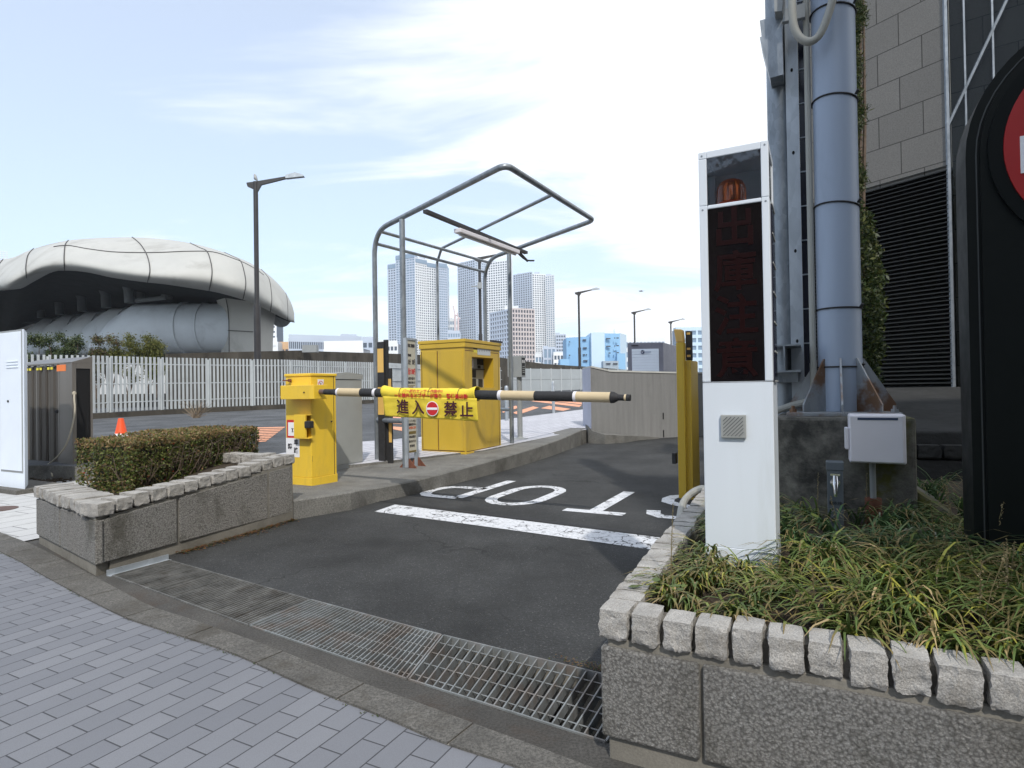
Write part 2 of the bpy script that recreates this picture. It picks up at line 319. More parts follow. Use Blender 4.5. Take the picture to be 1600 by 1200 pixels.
def moss():
    m, t, b = base_mat('mossy_foundation'); v = coords(t)
    c = mixc(t, rng(t, noi(t, v, 4, 7, .7), .38, .6), (.035, .033, .03), (.2, .19, .165)); c = mixc(t, rng(t, noi(t, v, 30, 4, .7), .35, .7, 0, .4), c, (.05, .05, .045))
    gm = mth(t, 'MULTIPLY', rng(t, noi(t, coords(t, sc=(1, 1, .2)), 2.6, 2), .5, .58, smooth=True), rng(t, noi(t, v, 18, 5, .7), .3, .6)); c = mixc(t, gm, c, (.1, .1, .02))
    t.links.new(c, b.inputs['Base Color']); b.inputs['Roughness'].default_value = .95; bumpn(t, noi(t, v, 40, 5), b, .006); return m
m_found = moss()
m_shell = M('weathered_shell_panels', (.42, .42, .40), .65, var=.07, sc=.3, dirt=.5, dcol=(.2, .19, .17), dsc=.32)
m_duct = M('duct_paint', (.58, .63, .68), .55, var=.1, sc=.4, dirt=.3, dcol=(.2, .22, .24), dsc=.5)
m_ductd = M('dark_steelwork', (.035, .04, .042), .7, var=.3, sc=.5)
m_fence = M('fence_grey_paint', (.42, .45, .47), .55, var=.08, sc=1.5, dirt=.3, dcol=(.2, .2, .2), dsc=1)
m_fpanel = M('panel_grey_paint', (.36, .39, .41), .55, var=.08, sc=.5, dirt=.2, dcol=(.2, .2, .2), dsc=1)
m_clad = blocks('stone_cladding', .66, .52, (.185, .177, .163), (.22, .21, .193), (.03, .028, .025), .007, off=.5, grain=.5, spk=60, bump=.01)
m_clad2 = blocks('reflected_stone_cladding', .8, .52, (.12, .112, .098), (.145, .137, .12), (.02, .018, .016), .007, off=.5, grain=.3, spk=60, bump=.01)
m_louv = M('louvre_paint', (.018, .02, .019), .6, var=.1)
m_darkstone = M('dark_ledge_stone', (.022, .022, .021), .8, var=.35, sc=3, bump=.01, bsc=25, dirt=.5, dcol=(.02, .02, .018))
m_leafc = None
def leaf_mat(name, rough=.5, trans=.25):
    m, t, b = base_mat(name); a = nn(t, 'ShaderNodeAttribute'); a.attribute_name = 'Col'; t.links.new(a.outputs['Color'], b.inputs['Base Color'])
    b.inputs['Roughness'].default_value = rough; b.inputs['Specular IOR Level'].default_value = .35
    tr = nn(t, 'ShaderNodeBsdfTranslucent'); t.links.new(a.outputs['Color'], tr.inputs[0]); mx = nn(t, 'ShaderNodeMixShader'); mx.inputs[0].default_value = trans
    t.links.new(b.outputs[0], mx.inputs[1]); t.links.new(tr.outputs[0], mx.inputs[2]); t.links.new(mx.outputs[0], t.nodes['Material Output'].inputs[0]); return m
m_leaf = leaf_mat('leaves')
m_twig = M('twigs', (.11, .08, .06), .9, var=.3, sc=20)

def sheet(name, pts, mat, kind='structure'):
    mb = MB(); mb.add(pts, [list(range(len(pts)))], 0, [[rl(p) for p in pts]]); o = mb.build(name, mat, recalc=False); struct(o, kind)
    if o.data.polygons[0].normal.z < 0: o.data.flip_normals()
    return o
rnd = random.uniform
def SZ(p): return .1 + .0152 * max(0, p.y)    # street level rises gently away

# ---------------------------------------------------------------- ground, road, kerb, pavement
g = MB(); g.add([(-1200, -90, -.5), (1200, -90, -.5), (1200, 1250, -.5), (-1200, 1250, -.5)], [(0, 1, 2, 3)]); struct(g.build('ground', M('city_ground', (.18, .18, .18), .9, var=.2, sc=.02)))
def curve(px, z=0): return [P(x, y, z) for x, y in px]
inner = [(-400, 720), (-150, 800), (0, 864), (60, 897), (120, 930), (192, 966), (258, 989), (360, 1023), (480, 1077), (600, 1125), (690, 1164), (798, 1200), (900, 1244), (1080, 1330), (1400, 1500)]
outer = [(-400, 700), (-150, 778), (0, 834), (66, 861), (168, 915), (235, 950), (300, 972), (420, 1014), (490, 1042), (564, 1071), (660, 1106), (750, 1140), (860, 1181), (980, 1228), (1240, 1335)]
I = curve(inner); O = curve(outer)
def dense(c, k=6):
    out = []
    for i in range(len(c) - 1):
        p0, p1, p2, p3 = c[max(0, i - 1)], c[i], c[i + 1], c[min(len(c) - 1, i + 2)]
        for j in range(k):
            t = j / k; out.append(.5 * ((2 * p1) + (p2 - p0) * t + (2 * p0 - 5 * p1 + 4 * p2 - p3) * t * t + (3 * p1 - p0 - 3 * p2 + p3) * t ** 3))
    return out + [c[-1]]
I = dense(I); O = dense(O)
side = [p.copy() for p in I] + [W(-.5, -2.5), W(-5, -4), W(-6, 9), W(2.6, 14)]
sheet('sidewalk', [Vector((p.x, p.y, .006)) for p in side], m_paver)
def resample(c, st):
    out = [c[0].copy()]; acc = 0
    for i in range(len(c) - 1):
        Ln = (c[i + 1] - c[i]).length; q_ = st - acc
        while q_ <= Ln: out.append(c[i].lerp(c[i + 1], q_ / Ln)); q_ += st
        acc = Ln - (q_ - st)
    return out
def nearest(p, c):
    best = None
    for i in range(len(c) - 1):
        d = c[i + 1] - c[i]; t = max(0, min(1, (p - c[i]).dot(d) / d.length_squared)); q_ = c[i] + d * t
        if best is None or (q_ - p).length < best[0]: best = ((q_ - p).length, q_)
    return best[1]
IS = resample(I, .06); OS = [nearest(p, O) for p in IS]
kb = MB(); js = 3
for i in range(len(IS) - 1):
    a, b_, c, d = IS[i], IS[i + 1], OS[i + 1], OS[i]
    if i % 10 == js: a, d = a.lerp(b_, .16), d.lerp(c, .16)
    kb.hexa([Vector((q.x, q.y, z)) for z in (-.06, .016) for q in (a, b_, c, d)])
struct(kb.build('kerb', m_kerb))
n = len(IS); kbb = MB(); kbb.add([Vector((p.x, p.y, .008)) for p in IS] + [Vector((p.x, p.y, .008)) for p in OS], [(i, i + 1, n + i + 1, n + i) for i in range(n - 1)]); struct(kbb.build('kerb_bedding', M('joint_mortar', (.3, .28, .25), .9, var=.2, sc=20), recalc=False))
lower = [W(2.5, 4.62), W(2.29, 2.87), W(2.17, 1.68), W(2.1, .7)]
upper = [W(2.92, 4.62), W(2.74, 2.87), W(2.64, 1.78), W(2.58, .7)]
def rlow(l):
    t = [(-3, 2.1), (.7, 2.1), (1.68, 2.17), (2.87, 2.29), (4.62, 2.5), (4.63, 3.1), (9, 3.6), (20, 5)]
    for i in range(len(t) - 1):
        if l <= t[i + 1][0] or i == len(t) - 2: k = (l - t[i][0]) / (t[i + 1][0] - t[i][0]); return t[i][1] + (t[i + 1][1] - t[i][1]) * k
gt_ = MB(); gl_s = sorted([p.dot(L) for p in OS] + [.7, 1.68, 2.87, 4.62, 4.63]); ro = sorted([(p.dot(L), p.dot(R)) for p in OS])
def rO(l):
    for i in range(len(ro) - 1):
        if ro[i][0] <= l <= ro[i + 1][0]: k = (l - ro[i][0]) / max(1e-6, ro[i + 1][0] - ro[i][0]); return ro[i][1] + (ro[i + 1][1] - ro[i][1]) * k
    return ro[0][1] if l < ro[0][0] else ro[-1][1]
for la_, lb_ in zip(gl_s[:-1], gl_s[1:]):
    if lb_ - la_ < 1e-4: continue
    gt_.add([W(rO(la_) - .01, la_), W(rlow(la_ + 1e-5), la_), W(rlow(lb_ - 1e-5), lb_), W(rO(lb_) - .01, lb_)], [(0, 1, 2, 3)])
struct(gt_.build('gutter', m_gutter))
road = [W(2.58, .66)] + upper[::-1][1:] + [W(2.92, 6.4), W(6.2, 6.6), W(6.0, 4.6), W(11, 4.7), W(13.4, 4.95), W(17.5, 4.4), W(17.5, -1), W(2.58, -1)]
sheet('ramp_road', [p + Z * .001 for p in road], m_asph)
# drain channel under the grates
ch = MB(); ch.add([lower[0] - Z * .45, lower[3] - Z * .45, upper[3] - Z * .45, upper[0] - Z * .45], [(0, 1, 2, 3)])
for a, b_ in ((lower[0], lower[1]), (lower[1], lower[2]), (lower[2], lower[3])): ch.add([a, b_, b_ - Z * .45, a - Z * .45], [(0, 1, 2, 3)])
for a, b_ in ((upper[0], upper[1]), (upper[1], upper[2]), (upper[2], upper[3])): ch.add([a, b_, b_ - Z * .45, a - Z * .45], [(0, 1, 2, 3)])
ch.add([lower[0], upper[0], upper[0] - Z * .45, lower[0] - Z * .45], [(0, 1, 2, 3)]); ch.add([lower[3], upper[3], upper[3] - Z * .45, lower[3] - Z * .45], [(0, 1, 2, 3)])
struct(ch.build('drain_channel', m_plinth, recalc=False))
# silt filling most of the channel, leaving the dark hole at the near end
si = MB(); la, lb, ua, ub = lower[0], lower[2].lerp(lower[3], .62), upper[0], upper[2].lerp(upper[3], .62)
si.add([la - Z * .1, lb - Z * .13, ub - Z * .13, ua - Z * .1], [(0, 1, 2, 3)]); si.add([lb - Z * .13, lb - Z * .45, ub - Z * .45, ub - Z * .13], [(0, 1, 2, 3)])
struct(si.build('drain_silt', M('silt', (.05, .047, .042), 1, var=.3, sc=6, bump=.01, bsc=30, dirt=.6, dcol=(.08, .06, .04)), recalc=False))
def grate(a, b_, c, d, step, rods, label, tall=.035):
    # a,b lower edge (left, right); d,c upper edge
    o = thing('drain_grate', label, 'drain grate', (a + c) / 2, 'steel grates over the drain channel')
    bars = MB(); Ln = (b_ - a).length; k = int(Ln / step)
    for i in range(k + 1):
        t = i / k; p, q = a.lerp(b_, t), d.lerp(c, t); w = .0032
        dd = (q - p).normalized(); s_ = dd.cross(Z) * w
        j = rnd(-.002, .002)
        bars.hexa([p - s_ - Z * (tall), p + s_ - Z * tall, q + s_ - Z * tall, q - s_ - Z * tall, p - s_ + Z * (.004 + j), p + s_ + Z * (.004 + j), q + s_ + Z * (.004 + j), q - s_ + Z * (.004 + j)])
    bars.build('bearing_bar', m_grate, o)
    rd = MB()
    for i in range(rods):
        t = (i + .6) / (rods + .2); rd.tube([a.lerp(d, t) - Z * .006, b_.lerp(c, t) - Z * .006], .0028, 6)
    rd.build('cross_rod', m_grate, o)
    fr = MB()
    for p, q in ((a, b_), (d, c), (a, d), (b_, c)):
        dd = (q - p).normalized(); s_ = dd.cross(Z) * .004
        fr.hexa([p - s_ - Z * .04, p + s_ - Z * .04, q + s_ - Z * .04, q - s_ - Z * .04, p - s_ + Z * .007, p + s_ + Z * .007, q + s_ + Z * .007, q - s_ + Z * .007])
    fr.build('frame', m_grate, o); return o
def lerpg(c, t): return c
gl = lower[0] - L * .06; gu = upper[0] - L * .06
m_grate_, m_grate = m_grate, M('dark_grating', (.13, .13, .125), .8, var=.5, sc=6, dirt=.6, dcol=(.05, .04, .03), dsc=5)  # longest grate gets a darker, mottled grey than the others
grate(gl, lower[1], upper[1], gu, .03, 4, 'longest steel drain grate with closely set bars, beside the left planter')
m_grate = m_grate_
a2, b2 = lower[1] - L * .015, lower[2]; d2, c2 = upper[1] - L * .015, upper[2] + L * .03
grate(a2, b2, c2, d2, .031, 5, 'middle steel drain grate of the channel, between the fine and the coarse one')
grate(lower[2] - L * .015, lower[3] + L * .02, upper[3] + L * .02, upper[2] + L * .015, .045, 4, 'coarse steel drain grate with wide openings, against the near planter', .04)
an = MB(); an.box(W(2.71, 4.6, .02), (.46, .006, .045)); an.box(W(2.71, 4.58, .001), (.46, .04, .005)); tag(an.build('edge_angle', m_galvl), 'thin galvanised angle strip standing at the far end of the drain grates', 'angle strip')

# stop line, STOP letters, tar seam
def ground_poly(name, pts, z, mat): return sheet(name, [Vector((p.x, p.y, z)) for p in pts], mat)
ground_poly('stop_line', [P(617, 789), P(585, 800), P(800, 829), P(1013, 859), P(1090, 870), P(1090, 848), P(1025, 840)], .005, m_paint)
def stroke(mb, pts, w, z):
    for i in range(len(pts) - 1):
        a, b_ = Vector(pts[i]), Vector(pts[i + 1])
        def nrm(k):
            p0 = Vector(pts[max(0, k - 1)]); p1 = Vector(pts[min(len(pts) - 1, k + 1)]); d = (p1 - p0).normalized(); return Vector((-d.y, d.x))
        na, nb = nrm(i), nrm(i + 1)
        if closed_flag[0]:
            if i == 0: p0 = Vector(pts[-2]); d = (Vector(pts[1]) - p0).normalized(); na = Vector((-d.y, d.x))
            if i == len(pts) - 2: p1 = Vector(pts[1]); d = (p1 - Vector(pts[-2])).normalized(); nb = Vector((-d.y, d.x))
        q = [a + na * w / 2, a - na * w / 2, b_ - nb * w / 2, b_ + nb * w / 2]
        mb.add([W(v.y, v.x, z) for v in q], [(0, 1, 2, 3)])
closed_flag = [False]
def arc(cx_, cy_, rx, ry, a0, a1, n=9): return [(cx_ + rx * math.cos(math.radians(a0 + (a1 - a0) * i / n)), cy_ + ry * math.sin(math.radians(a0 + (a1 - a0) * i / n))) for i in range(n + 1)]
# (l, r) coordinates; text reads from the far side, its tops towards the camera (small r)
LT = MB(); w = .15; sw = .145
# S : l 0.95..1.62   r 5.98..7.45
def tr(u, v, l0, r0=5.93, wd=.66, hg=1.42): return (l0 + u * wd, r0 + (1 - v) * hg)
def letter(paths, l0, r0, wd=.66, hg=1.42):
    for pth, cl in paths:
        closed_flag[0] = cl; stroke(LT, [tr(u, v, l0, r0, wd, hg) for u, v in pth], sw, .0052)
S = [(.92, .76), (.86, .88), (.7, .95), (.3, .95), (.12, .87), (.07, .75), (.12, .63), (.3, .55), (.7, .46), (.88, .38), (.93, .25), (.88, .13), (.7, .05), (.3, .05), (.12, .13), (.07, .25)]
Og = arc(.5, .68, .42, .27, 0, 180, 10) + arc(.5, .32, .42, .27, 180, 360, 10); Og.append(Og[0])
letter([(S, False)], .97, 5.93)
letter([([(.5, .02), (.5, .9)], False), ([(0, .95), (1, .95)], False)], 1.80, 5.88)
letter([(Og, True)], 2.87, 5.9, .71)
letter([([(.1, 0), (.1, .95)], False), ([(.1, .95), (.6, .95)] + arc(.62, .72, .3, .23, 90, -90, 8) + [(.6, .49), (.1, .49)], False)], 3.84, 6.02, .74, 1.5)
struct(LT.build('road_lettering', m_paint, recalc=False))
seam = MB(); px = [(575, 781), (640, 787), (700, 796), (805, 809), (900, 820), (1030, 836)]
sp = [P(x, y, .003) for x, y in px]
for i in range(len(sp) - 1):
    a, b_ = sp[i], sp[i + 1]; seam.add([a - R * .035, a + R * .035, b_ + R * .035, b_ - R * .035], [(0, 1, 2, 3)])
struct(seam.build('tar_seam', flat('tar', (.012, .012, .013), .7), recalc=False))
# moss and leaf litter along the planter foot
jm = MB(); jc = []
for i in range(2600):
    p = random.choice(IS); k = noise.noise(p * 2.1)
    if k < .08 and random.random() < .93: continue
    p = p + Vector((random.gauss(0, .012), random.gauss(0, .012), .008)); a = rnd(0, 6.3); u = Vector((math.cos(a), math.sin(a), rnd(0, .8))) * rnd(.004, .011); v = Vector((-math.sin(a), math.cos(a), rnd(0, .5))) * .004
    jm.add([p, p + u * .5 + v, p + u, p + u * .5 - v], [(0, 1, 2, 3)]); c = random.choice([(.05, .07, .015), (.08, .1, .02), (.05, .04, .02)]); jc += [c] * 4
for i in range(500):
    p = W(rnd(2.6, 2.66), .75 + abs(random.gauss(0, .16))) + Vector((0, 0, rnd(.004, .02))); a = rnd(0, 6.3); u = Vector((math.cos(a), math.sin(a), rnd(0, .5))) * rnd(.005, .012); v = Vector((-math.sin(a), math.cos(a), .1)) * .005
    jm.add([p, p + u * .5 + v, p + u, p + u * .5 - v], [(0, 1, 2, 3)]); jc += [random.choice([(.12, .06, .025), (.16, .1, .04), (.07, .08, .02)])] * 4
struct(jm.build('joint_moss', m_leaf, recalc=False, cols=jc), 'stuff')
# ---------------------------------------------------------------- traffic island
pA, pB, pC = W(2.76, 6.2), W(2.43, 4.65), P(458, 812.5, 0)
dBC = (pC - pB).normalized(); inBC = Vector((-dBC.y, dBC.x, 0)); dAB = (pB - pA).normalized(); inAB = Vector((-dAB.y, dAB.x, 0))
inBC = inBC if inBC.dot(L) > 0 else -inBC; inAB = inAB if inAB.dot(R) > 0 else -inAB
isl_near = [W(5.6, 5.9), pC + inBC * .6 + dBC * .02, pC + dBC * .012, P(549, 797, 0), P(562, 793, 0), P(587, 785, 0), W(6.2, 4.56), W(7.2, 4.53), W(8.34, 4.52), W(9.5, 4.56), W(11, 4.68), W(12.3, 4.86), W(13.8, 5.1)]
isl_back = [W(13.8, 5.5), W(12.2, 5.45), W(11.4, 6.1), W(9.3, 6.95), W(8.2, 7.2), W(5.8, 7.2)]
def itop(p): return (.2 if p.dot(R) < 5.2 else .17) + max(0, p.dot(R) - 6) * .021
isl = MB(); ring = isl_near + isl_back; ring = isl_near[:5] + dense(isl_near[5:], 4) + isl_back
m_ = len(ring)
inset = []
cen = W(9, 5.9)
for i, p in enumerate(ring):
    inset.append(p + (L * .13 if i < m_ - len(isl_back) - 1 and p.dot(R) > 4.3 and i > 1 else (cen - p).normalized() * .13))
isl.add([p - Z * .05 for p in ring] + [p + Z * (itop(p) - .015) for p in ring] + [p.lerp(q, .12) + Z * itop(p) for p, q in zip(ring, inset)], [(i, (i + 1) % m_, m_ + (i + 1) % m_, m_ + i) for i in range(m_)] + [(m_ + i, m_ + (i + 1) % m_, 2 * m_ + (i + 1) % m_, 2 * m_ + i) for i in range(m_)] + [[2 * m_ + i for i in range(m_)]], 0)
struct(isl.build('traffic_island', m_isl))
# far pale footway + street
def sp3(p, dz=0): return Vector((p.x, p.y, SZ(p) + dz))
def PS(x, y, dz=0):
    d = ray(x, y); t = (.1 - H) / (d.z - .0152 * d.y); q = CO + d * t; return Vector((q.x, q.y, SZ(q) + dz))
edge = [PS(440, 708), PS(566, 690), PS(656, 683), PS(782, 656), PS(908, 640), PS(1000, 628)]
foot = edge + [W(30, 4.6), W(13.6, 5.0)] + [W(12, 5.1), W(9, 5.2), W(7, 6.0), W(5.8, 6.6), W(5.2, 7.6)]
st = [Vector((-60, 8, 0)), W(4.9, 10.8), W(5.5, 8.0), W(9, 5.4), W(13.6, 5.3), W(26, 4.4), Vector((60, 60, 0)), Vector((90, 140, 0)), Vector((-90, 140, 0))]
sheet('street', [sp3(p, -.006) for p in st], m_asph2)
sheet('footway', [sp3(p) for p in foot], m_tile2)
skt = MB()
for ring_ in ([sp3(p, -.006) for p in st], [sp3(p, -.001) for p in foot]):
    for i in range(len(ring_)): a, b_ = ring_[i], ring_[(i + 1) % len(ring_)]; skt.add([a, b_, Vector((b_.x, b_.y, -.45)), Vector((a.x, a.y, -.45))], [(0, 1, 2, 3)])
struct(skt.build('street_kerb', m_isl, recalc=False))
hb = MB()
def band(q): hb.add([PS(x, y, .004) for x, y in q], [(0, 1, 2, 3)])
# orange hatching on the street (left bay and right bay)
for i in range(9):
    t = i / 9; t2 = t + .07
    a, b_ = (470, 667), (418, 669); c, d = (412, 697), (426, 697)
    l0 = (446 - 32 * t, 667 + 24 * t); l1 = (446 - 32 * t2, 667 + 24 * t2); r0 = (402, 668 + 24 * t); r1 = (402, 668 + 24 * t2)
    band([r0, l0, l1, r1])
for q in ([(604, 650), (628, 650), (626, 654), (600, 654)], [(600, 657), (632, 658), (628, 663), (602, 661)], [(606, 666), (634, 668), (630, 674), (610, 670)],
          [(800, 645), (833, 635), (842, 637), (810, 648)], [(845, 638), (858, 634), (892, 639), (880, 642)], [(830, 627), (840, 625), (909, 633), (905, 636)], [(865, 627), (870, 625), (909, 629), (909, 632)], [(782, 640), (806, 634), (814, 636), (786, 645)]): band(q)
struct(hb.build('street_hatching', m_orange_paint, recalc=False))
# pale tiled plaza at left
pl = [W(2.62, 14), W(2.5, 6.35), W(5.7, 6.5), W(5.4, 9.4), W(5.9, 14)]
sheet('tiled_plaza', [p + Z * .012 for p in pl], m_tile)
mh = MB(); mh.lathe(P(-4, 796, .012), [(0.001, 0), (.19, 0), (.19, .006), (.17, .008), (.165, .004), (0.001, .004)], 28); tag(mh.build('manhole_cover', M('rusty_cover', (.11, .07, .06), .8, var=.2)), 'small round reddish manhole cover in the pale tiles', 'manhole cover')

# ---------------------------------------------------------------- rough granite setts
def sett(c, sz, ax, seed, nn_=9):
    mb = MB(); idx = {}
    def key(i, j, k): return (i, j, k)
    vs = []; fs = []
    n = nn_
    def vert(i, j, k):
        q = (i, j, k)
        if q in idx: return idx[q]
        u, v, w_ = (i / n * 2 - 1), (j / n * 2 - 1), (k / n * 2 - 1)
        # round the corners a little
        e = Vector((u, v, w_)); m = Vector([math.copysign(min(abs(x), 1), x) for x in e]); sph = e.normalized() * 1.35
        e = e.lerp(sph, .16) if e.length > 1.3 else e
        p = Vector((e.x * sz[0] / 2, e.y * sz[1] / 2, e.z * sz[2] / 2)); a = Vector(p) * 22 + Vector((seed * 3.7, seed * 1.3, seed))
        d = noise.noise_vector(a) * .007 + noise.noise_vector(a * 3.1) * .006
        amp = 1.0 if k < n else .45; d *= amp if k == n else 1
        if k == 0: p.x *= .9; p.y *= .9
        p += d * amp
        idx[q] = len(vs); vs.append(Vector(c) + ax[0] * p.x + ax[1] * p.y + ax[2] * p.z); return idx[q]
    for a in range(n):
        for b_ in range(n):
            fs += [(vert(a, b_, 0), vert(a, b_ + 1, 0), vert(a + 1, b_ + 1, 0), vert(a + 1, b_, 0)), (vert(a, b_, n), vert(a + 1, b_, n), vert(a + 1, b_ + 1, n), vert(a, b_ + 1, n)),
                   (vert(a, 0, b_), vert(a + 1, 0, b_), vert(a + 1, 0, b_ + 1), vert(a, 0, b_ + 1)), (vert(a, n, b_), vert(a, n, b_ + 1), vert(a + 1, n, b_ + 1), vert(a + 1, n, b_)),
                   (vert(0, a, b_), vert(0, a, b_ + 1), vert(0, a + 1, b_ + 1), vert(0, a + 1, b_)), (vert(n, a, b_), vert(n, a + 1, b_), vert(n, a + 1, b_ + 1), vert(n, a, b_ + 1))]
    mb.add(vs, fs, 0, None, True); return mb
def coping(parent, p, q, zc, pitch, depth, h, inward, seed0, rise=0):
    d = (q - p); Ln = d.length; d.normalize(); k = max(1, round(Ln / pitch))
    for i in range(k):
        t = (i + .5) / k; c = p + d * (Ln * t) + inward * (depth / 2) + Z * (zc + rise * t)
        yaw = rnd(-.05, .05); dd = (d + inward * yaw).normalized(); ii = Z.cross(dd); ii = ii if ii.dot(inward) > 0 else -ii
        c += inward * rnd(-.006, .006) + Z * rnd(-.004, .004)
        sett(c, (Ln / k * rnd(.8, .93), depth * rnd(.94, 1.04), h * rnd(.95, 1.04)), (dd, ii, Z), seed0 + i).build('coping_stone', m_granite, parent)
# ---- near (right) planter
plr = thing('stone_planter', 'near planter of rough grey concrete panels topped with granite setts, full of grass', 'planter', W(2.6, -.6, 0))
x0, x1, fl, sl_ = 2.0, 6.4, -2.6, .70
def sideL(r): return .70 + .035 * (r - 2.0)
def wallseg(mb, a, b_, th, z0, z1, inward, mi=0, chamf=.012):
    mb.hexa([Vector((q.x, q.y, z)) for z in (z0, z1) for q in (a, b_, b_ + inward * th, a + inward * th)], mi)
pan = MB()
cuts = [sl_, .36, -.62, -1.6, -2.6]
for i in range(4):
    a, b_ = W(x0, cuts[i] - (.006 if i else 0)), W(x0, cuts[i + 1] + .006); wallseg(pan, a, b_, .12, .085, .395, R)
cs = [2.13, 3.0, 4.0, 5.0, 6.4]
for i in range(4): a, b_ = W(cs[i] + .006, sideL(cs[i])), W(cs[i + 1] - .006, sideL(cs[i + 1])); wallseg(pan, a, b_, .12, .085, .395, -L)
pan.build('wall_panel', m_rough, plr, bevel=.008)
pp = MB(); pp.rb(x0 + .02, x0 + .16, fl, sl_ - .02, -.05, .425); a, b_ = W(x0 + .1, sideL(2.1) - .02), W(6.4, sideL(6.4) - .02); wallseg(pp, a, b_, .13, -.05, .425, -L); pp.build('plinth', m_plinth, plr, bevel=.004)
mort = MB(); mort.rb(x0 + .035, x0 + .12, fl, sl_ - .035, .42, .505); wallseg(mort, W(x0 + .1, sideL(2.1) - .035), W(6.4, sideL(6.4) - .035), .08, .42, .5, -L); mort.build('mortar', M('mortar', (.12, .11, .095), .95, var=.3, sc=12, bump=.004), plr)
coping(plr, W(x0 - .004, sl_ + .005), W(x0 - .004, -1.25), .475, .1065, .125, .105, R, 1)
coping(plr, W(x0 + .14, sl_ + .01), W(6.4, sideL(6.4) + .01), .475, .105, .115, .1, -L, 60)
so_ = MB(); so_.add([W(2.1, .6, .44), W(2.1, -2.6, .44), W(6.4, -2.6, .44), W(6.4, .75, .44)], [(0, 1, 2, 3)]); so_.build('soil', m_soil, plr, recalc=False)
# ---- left planter
pll = thing('stone_planter', 'low planter with the clipped hedge, left of the car park entrance', 'planter', W(3.8, 6, 0))
LB = (pC - pB).length; LA = (pB - pA).length; ZR = .165
def topz(t): return ZR * t      # the coping climbs gently towards the gate
pan = MB()
for a, b_ in ((.016, .335), (.345, .83), (.84, 1)):
    p, q_ = pB + dBC * LB * a, pB + dBC * (LB * b_ - .004)
    pan.hexa([p + Z * .085, q_ + Z * .085, q_ + inBC * .12 + Z * .085, p + inBC * .12 + Z * .085, p + Z * (.395 + topz(a)), q_ + Z * (.395 + topz(b_)), q_ + inBC * .12 + Z * (.395 + topz(b_)), p + inBC * .12 + Z * (.395 + topz(a))])
for a, b_ in ((0, .45), (.46, 1)): wallseg(pan, pA + dAB * LA * a, pA + dAB * (LA * b_ - (.0 if b_ == 1 else .012)), .05 if b_ == 1 else .12, .085, .40, inAB)
pan.build('wall_panel', m_rough, pll, bevel=.008)
pp = MB(); p, q_ = pB + dBC * .12 + inBC * .02, pC
pp.hexa([p - Z * .05, q_ - Z * .05, q_ + inBC * .14 - Z * .05, p + inBC * .14 - Z * .05, p + Z * .42, q_ + Z * (.42 + ZR), q_ + inBC * .14 + Z * (.42 + ZR), p + inBC * .14 + Z * .42])
pp.hexa([Vector((q_.x, q_.y, z)) for z in (-.05, .42) for q_ in (pA + inAB * .02, pB + dBC * .02 + inBC * .02, pB + dBC * .16 + inBC * .05, pA + inAB * .16)])
p, q_ = pC - dBC * .12 + inBC * .13, pC + inBC * 1.0 - dBC * .12; wallseg(pp, p, q_, .11, -.05, .42 + ZR, dBC); pp.build('plinth', m_plinth, pll)
coping(pll, pB + dBC * .0 - inBC * .01, pC + dBC * .03, .465, .148, .19, .1, inBC, 200, rise=ZR)
coping(pll, pA - inAB * .02, pB - dAB * .15 - inAB * .02, .465, .125, .28, .1, inAB, 260)
coping(pll, pC + inBC * .2, pC + inBC * .95, .465 + ZR, .15, .2, .1, -dBC, 290)
sb = MB(); sb.add([pB + (inBC + dBC) * .15 + Z * .43, pC + inBC * .1 + Z * (.43 + ZR), pC + inBC * 1.1 + Z * (.43 + ZR), pA + Z * .43 + inAB * .1, ], [(0, 1, 2, 3)]); sb.build('soil', m_soil, pll, recalc=False)
# leafy litter along its foot
lt = MB(); cl = []
for i in range(900):
    t = rnd(.32, 1.0); p = pB + dBC * LB * t - inBC * abs(random.gauss(0, .05)) * (1.3 - abs(t - .6)) + Z * rnd(.003, .02); a = rnd(0, 6.3); u = Vector((math.cos(a), math.sin(a), rnd(-.3, .3))) * rnd(.006, .014); v = Vector((-math.sin(a), math.cos(a), rnd(-.3, .3))) * rnd(.004, .01)
    lt.add([p - u, p + v, p + u, p - v], [(0, 1, 2, 3)]); c = random.choice([(.12, .045, .02), (.09, .06, .02), (.16, .08, .03), (.05, .06, .02)]); cl += [c] * 4
lt = lt.build('leaf_litter', m_leaf, recalc=False, cols=cl); struct(lt, 'stuff')

# ---------------------------------------------------------------- leaves helper
def leafquad(mb, cl, p, size, nrm=None, col=(.05, .08, .02), asp=.5):
    a = Vector((random.gauss(0, 1), random.gauss(0, 1), random.gauss(0, 1))).normalized()
    if nrm is not None: a = (a - nrm * a.dot(nrm) * .6).normalized()
    b_ = a.cross(Vector((random.gauss(0, 1), random.gauss(0, 1), random.gauss(0, 1)))).normalized()
    u, v = a * size, b_ * size * asp
    mb.add([p - u, p + v * .9 - u * .1, p + u, p - v * .9 - u * .1], [(0, 1, 2, 3)]); cl += [col] * 4
def jit(c, a=.25):
    k = rnd(1 - a, 1 + a); return (c[0] * k * rnd(.9, 1.1), c[1] * k, c[2] * k)
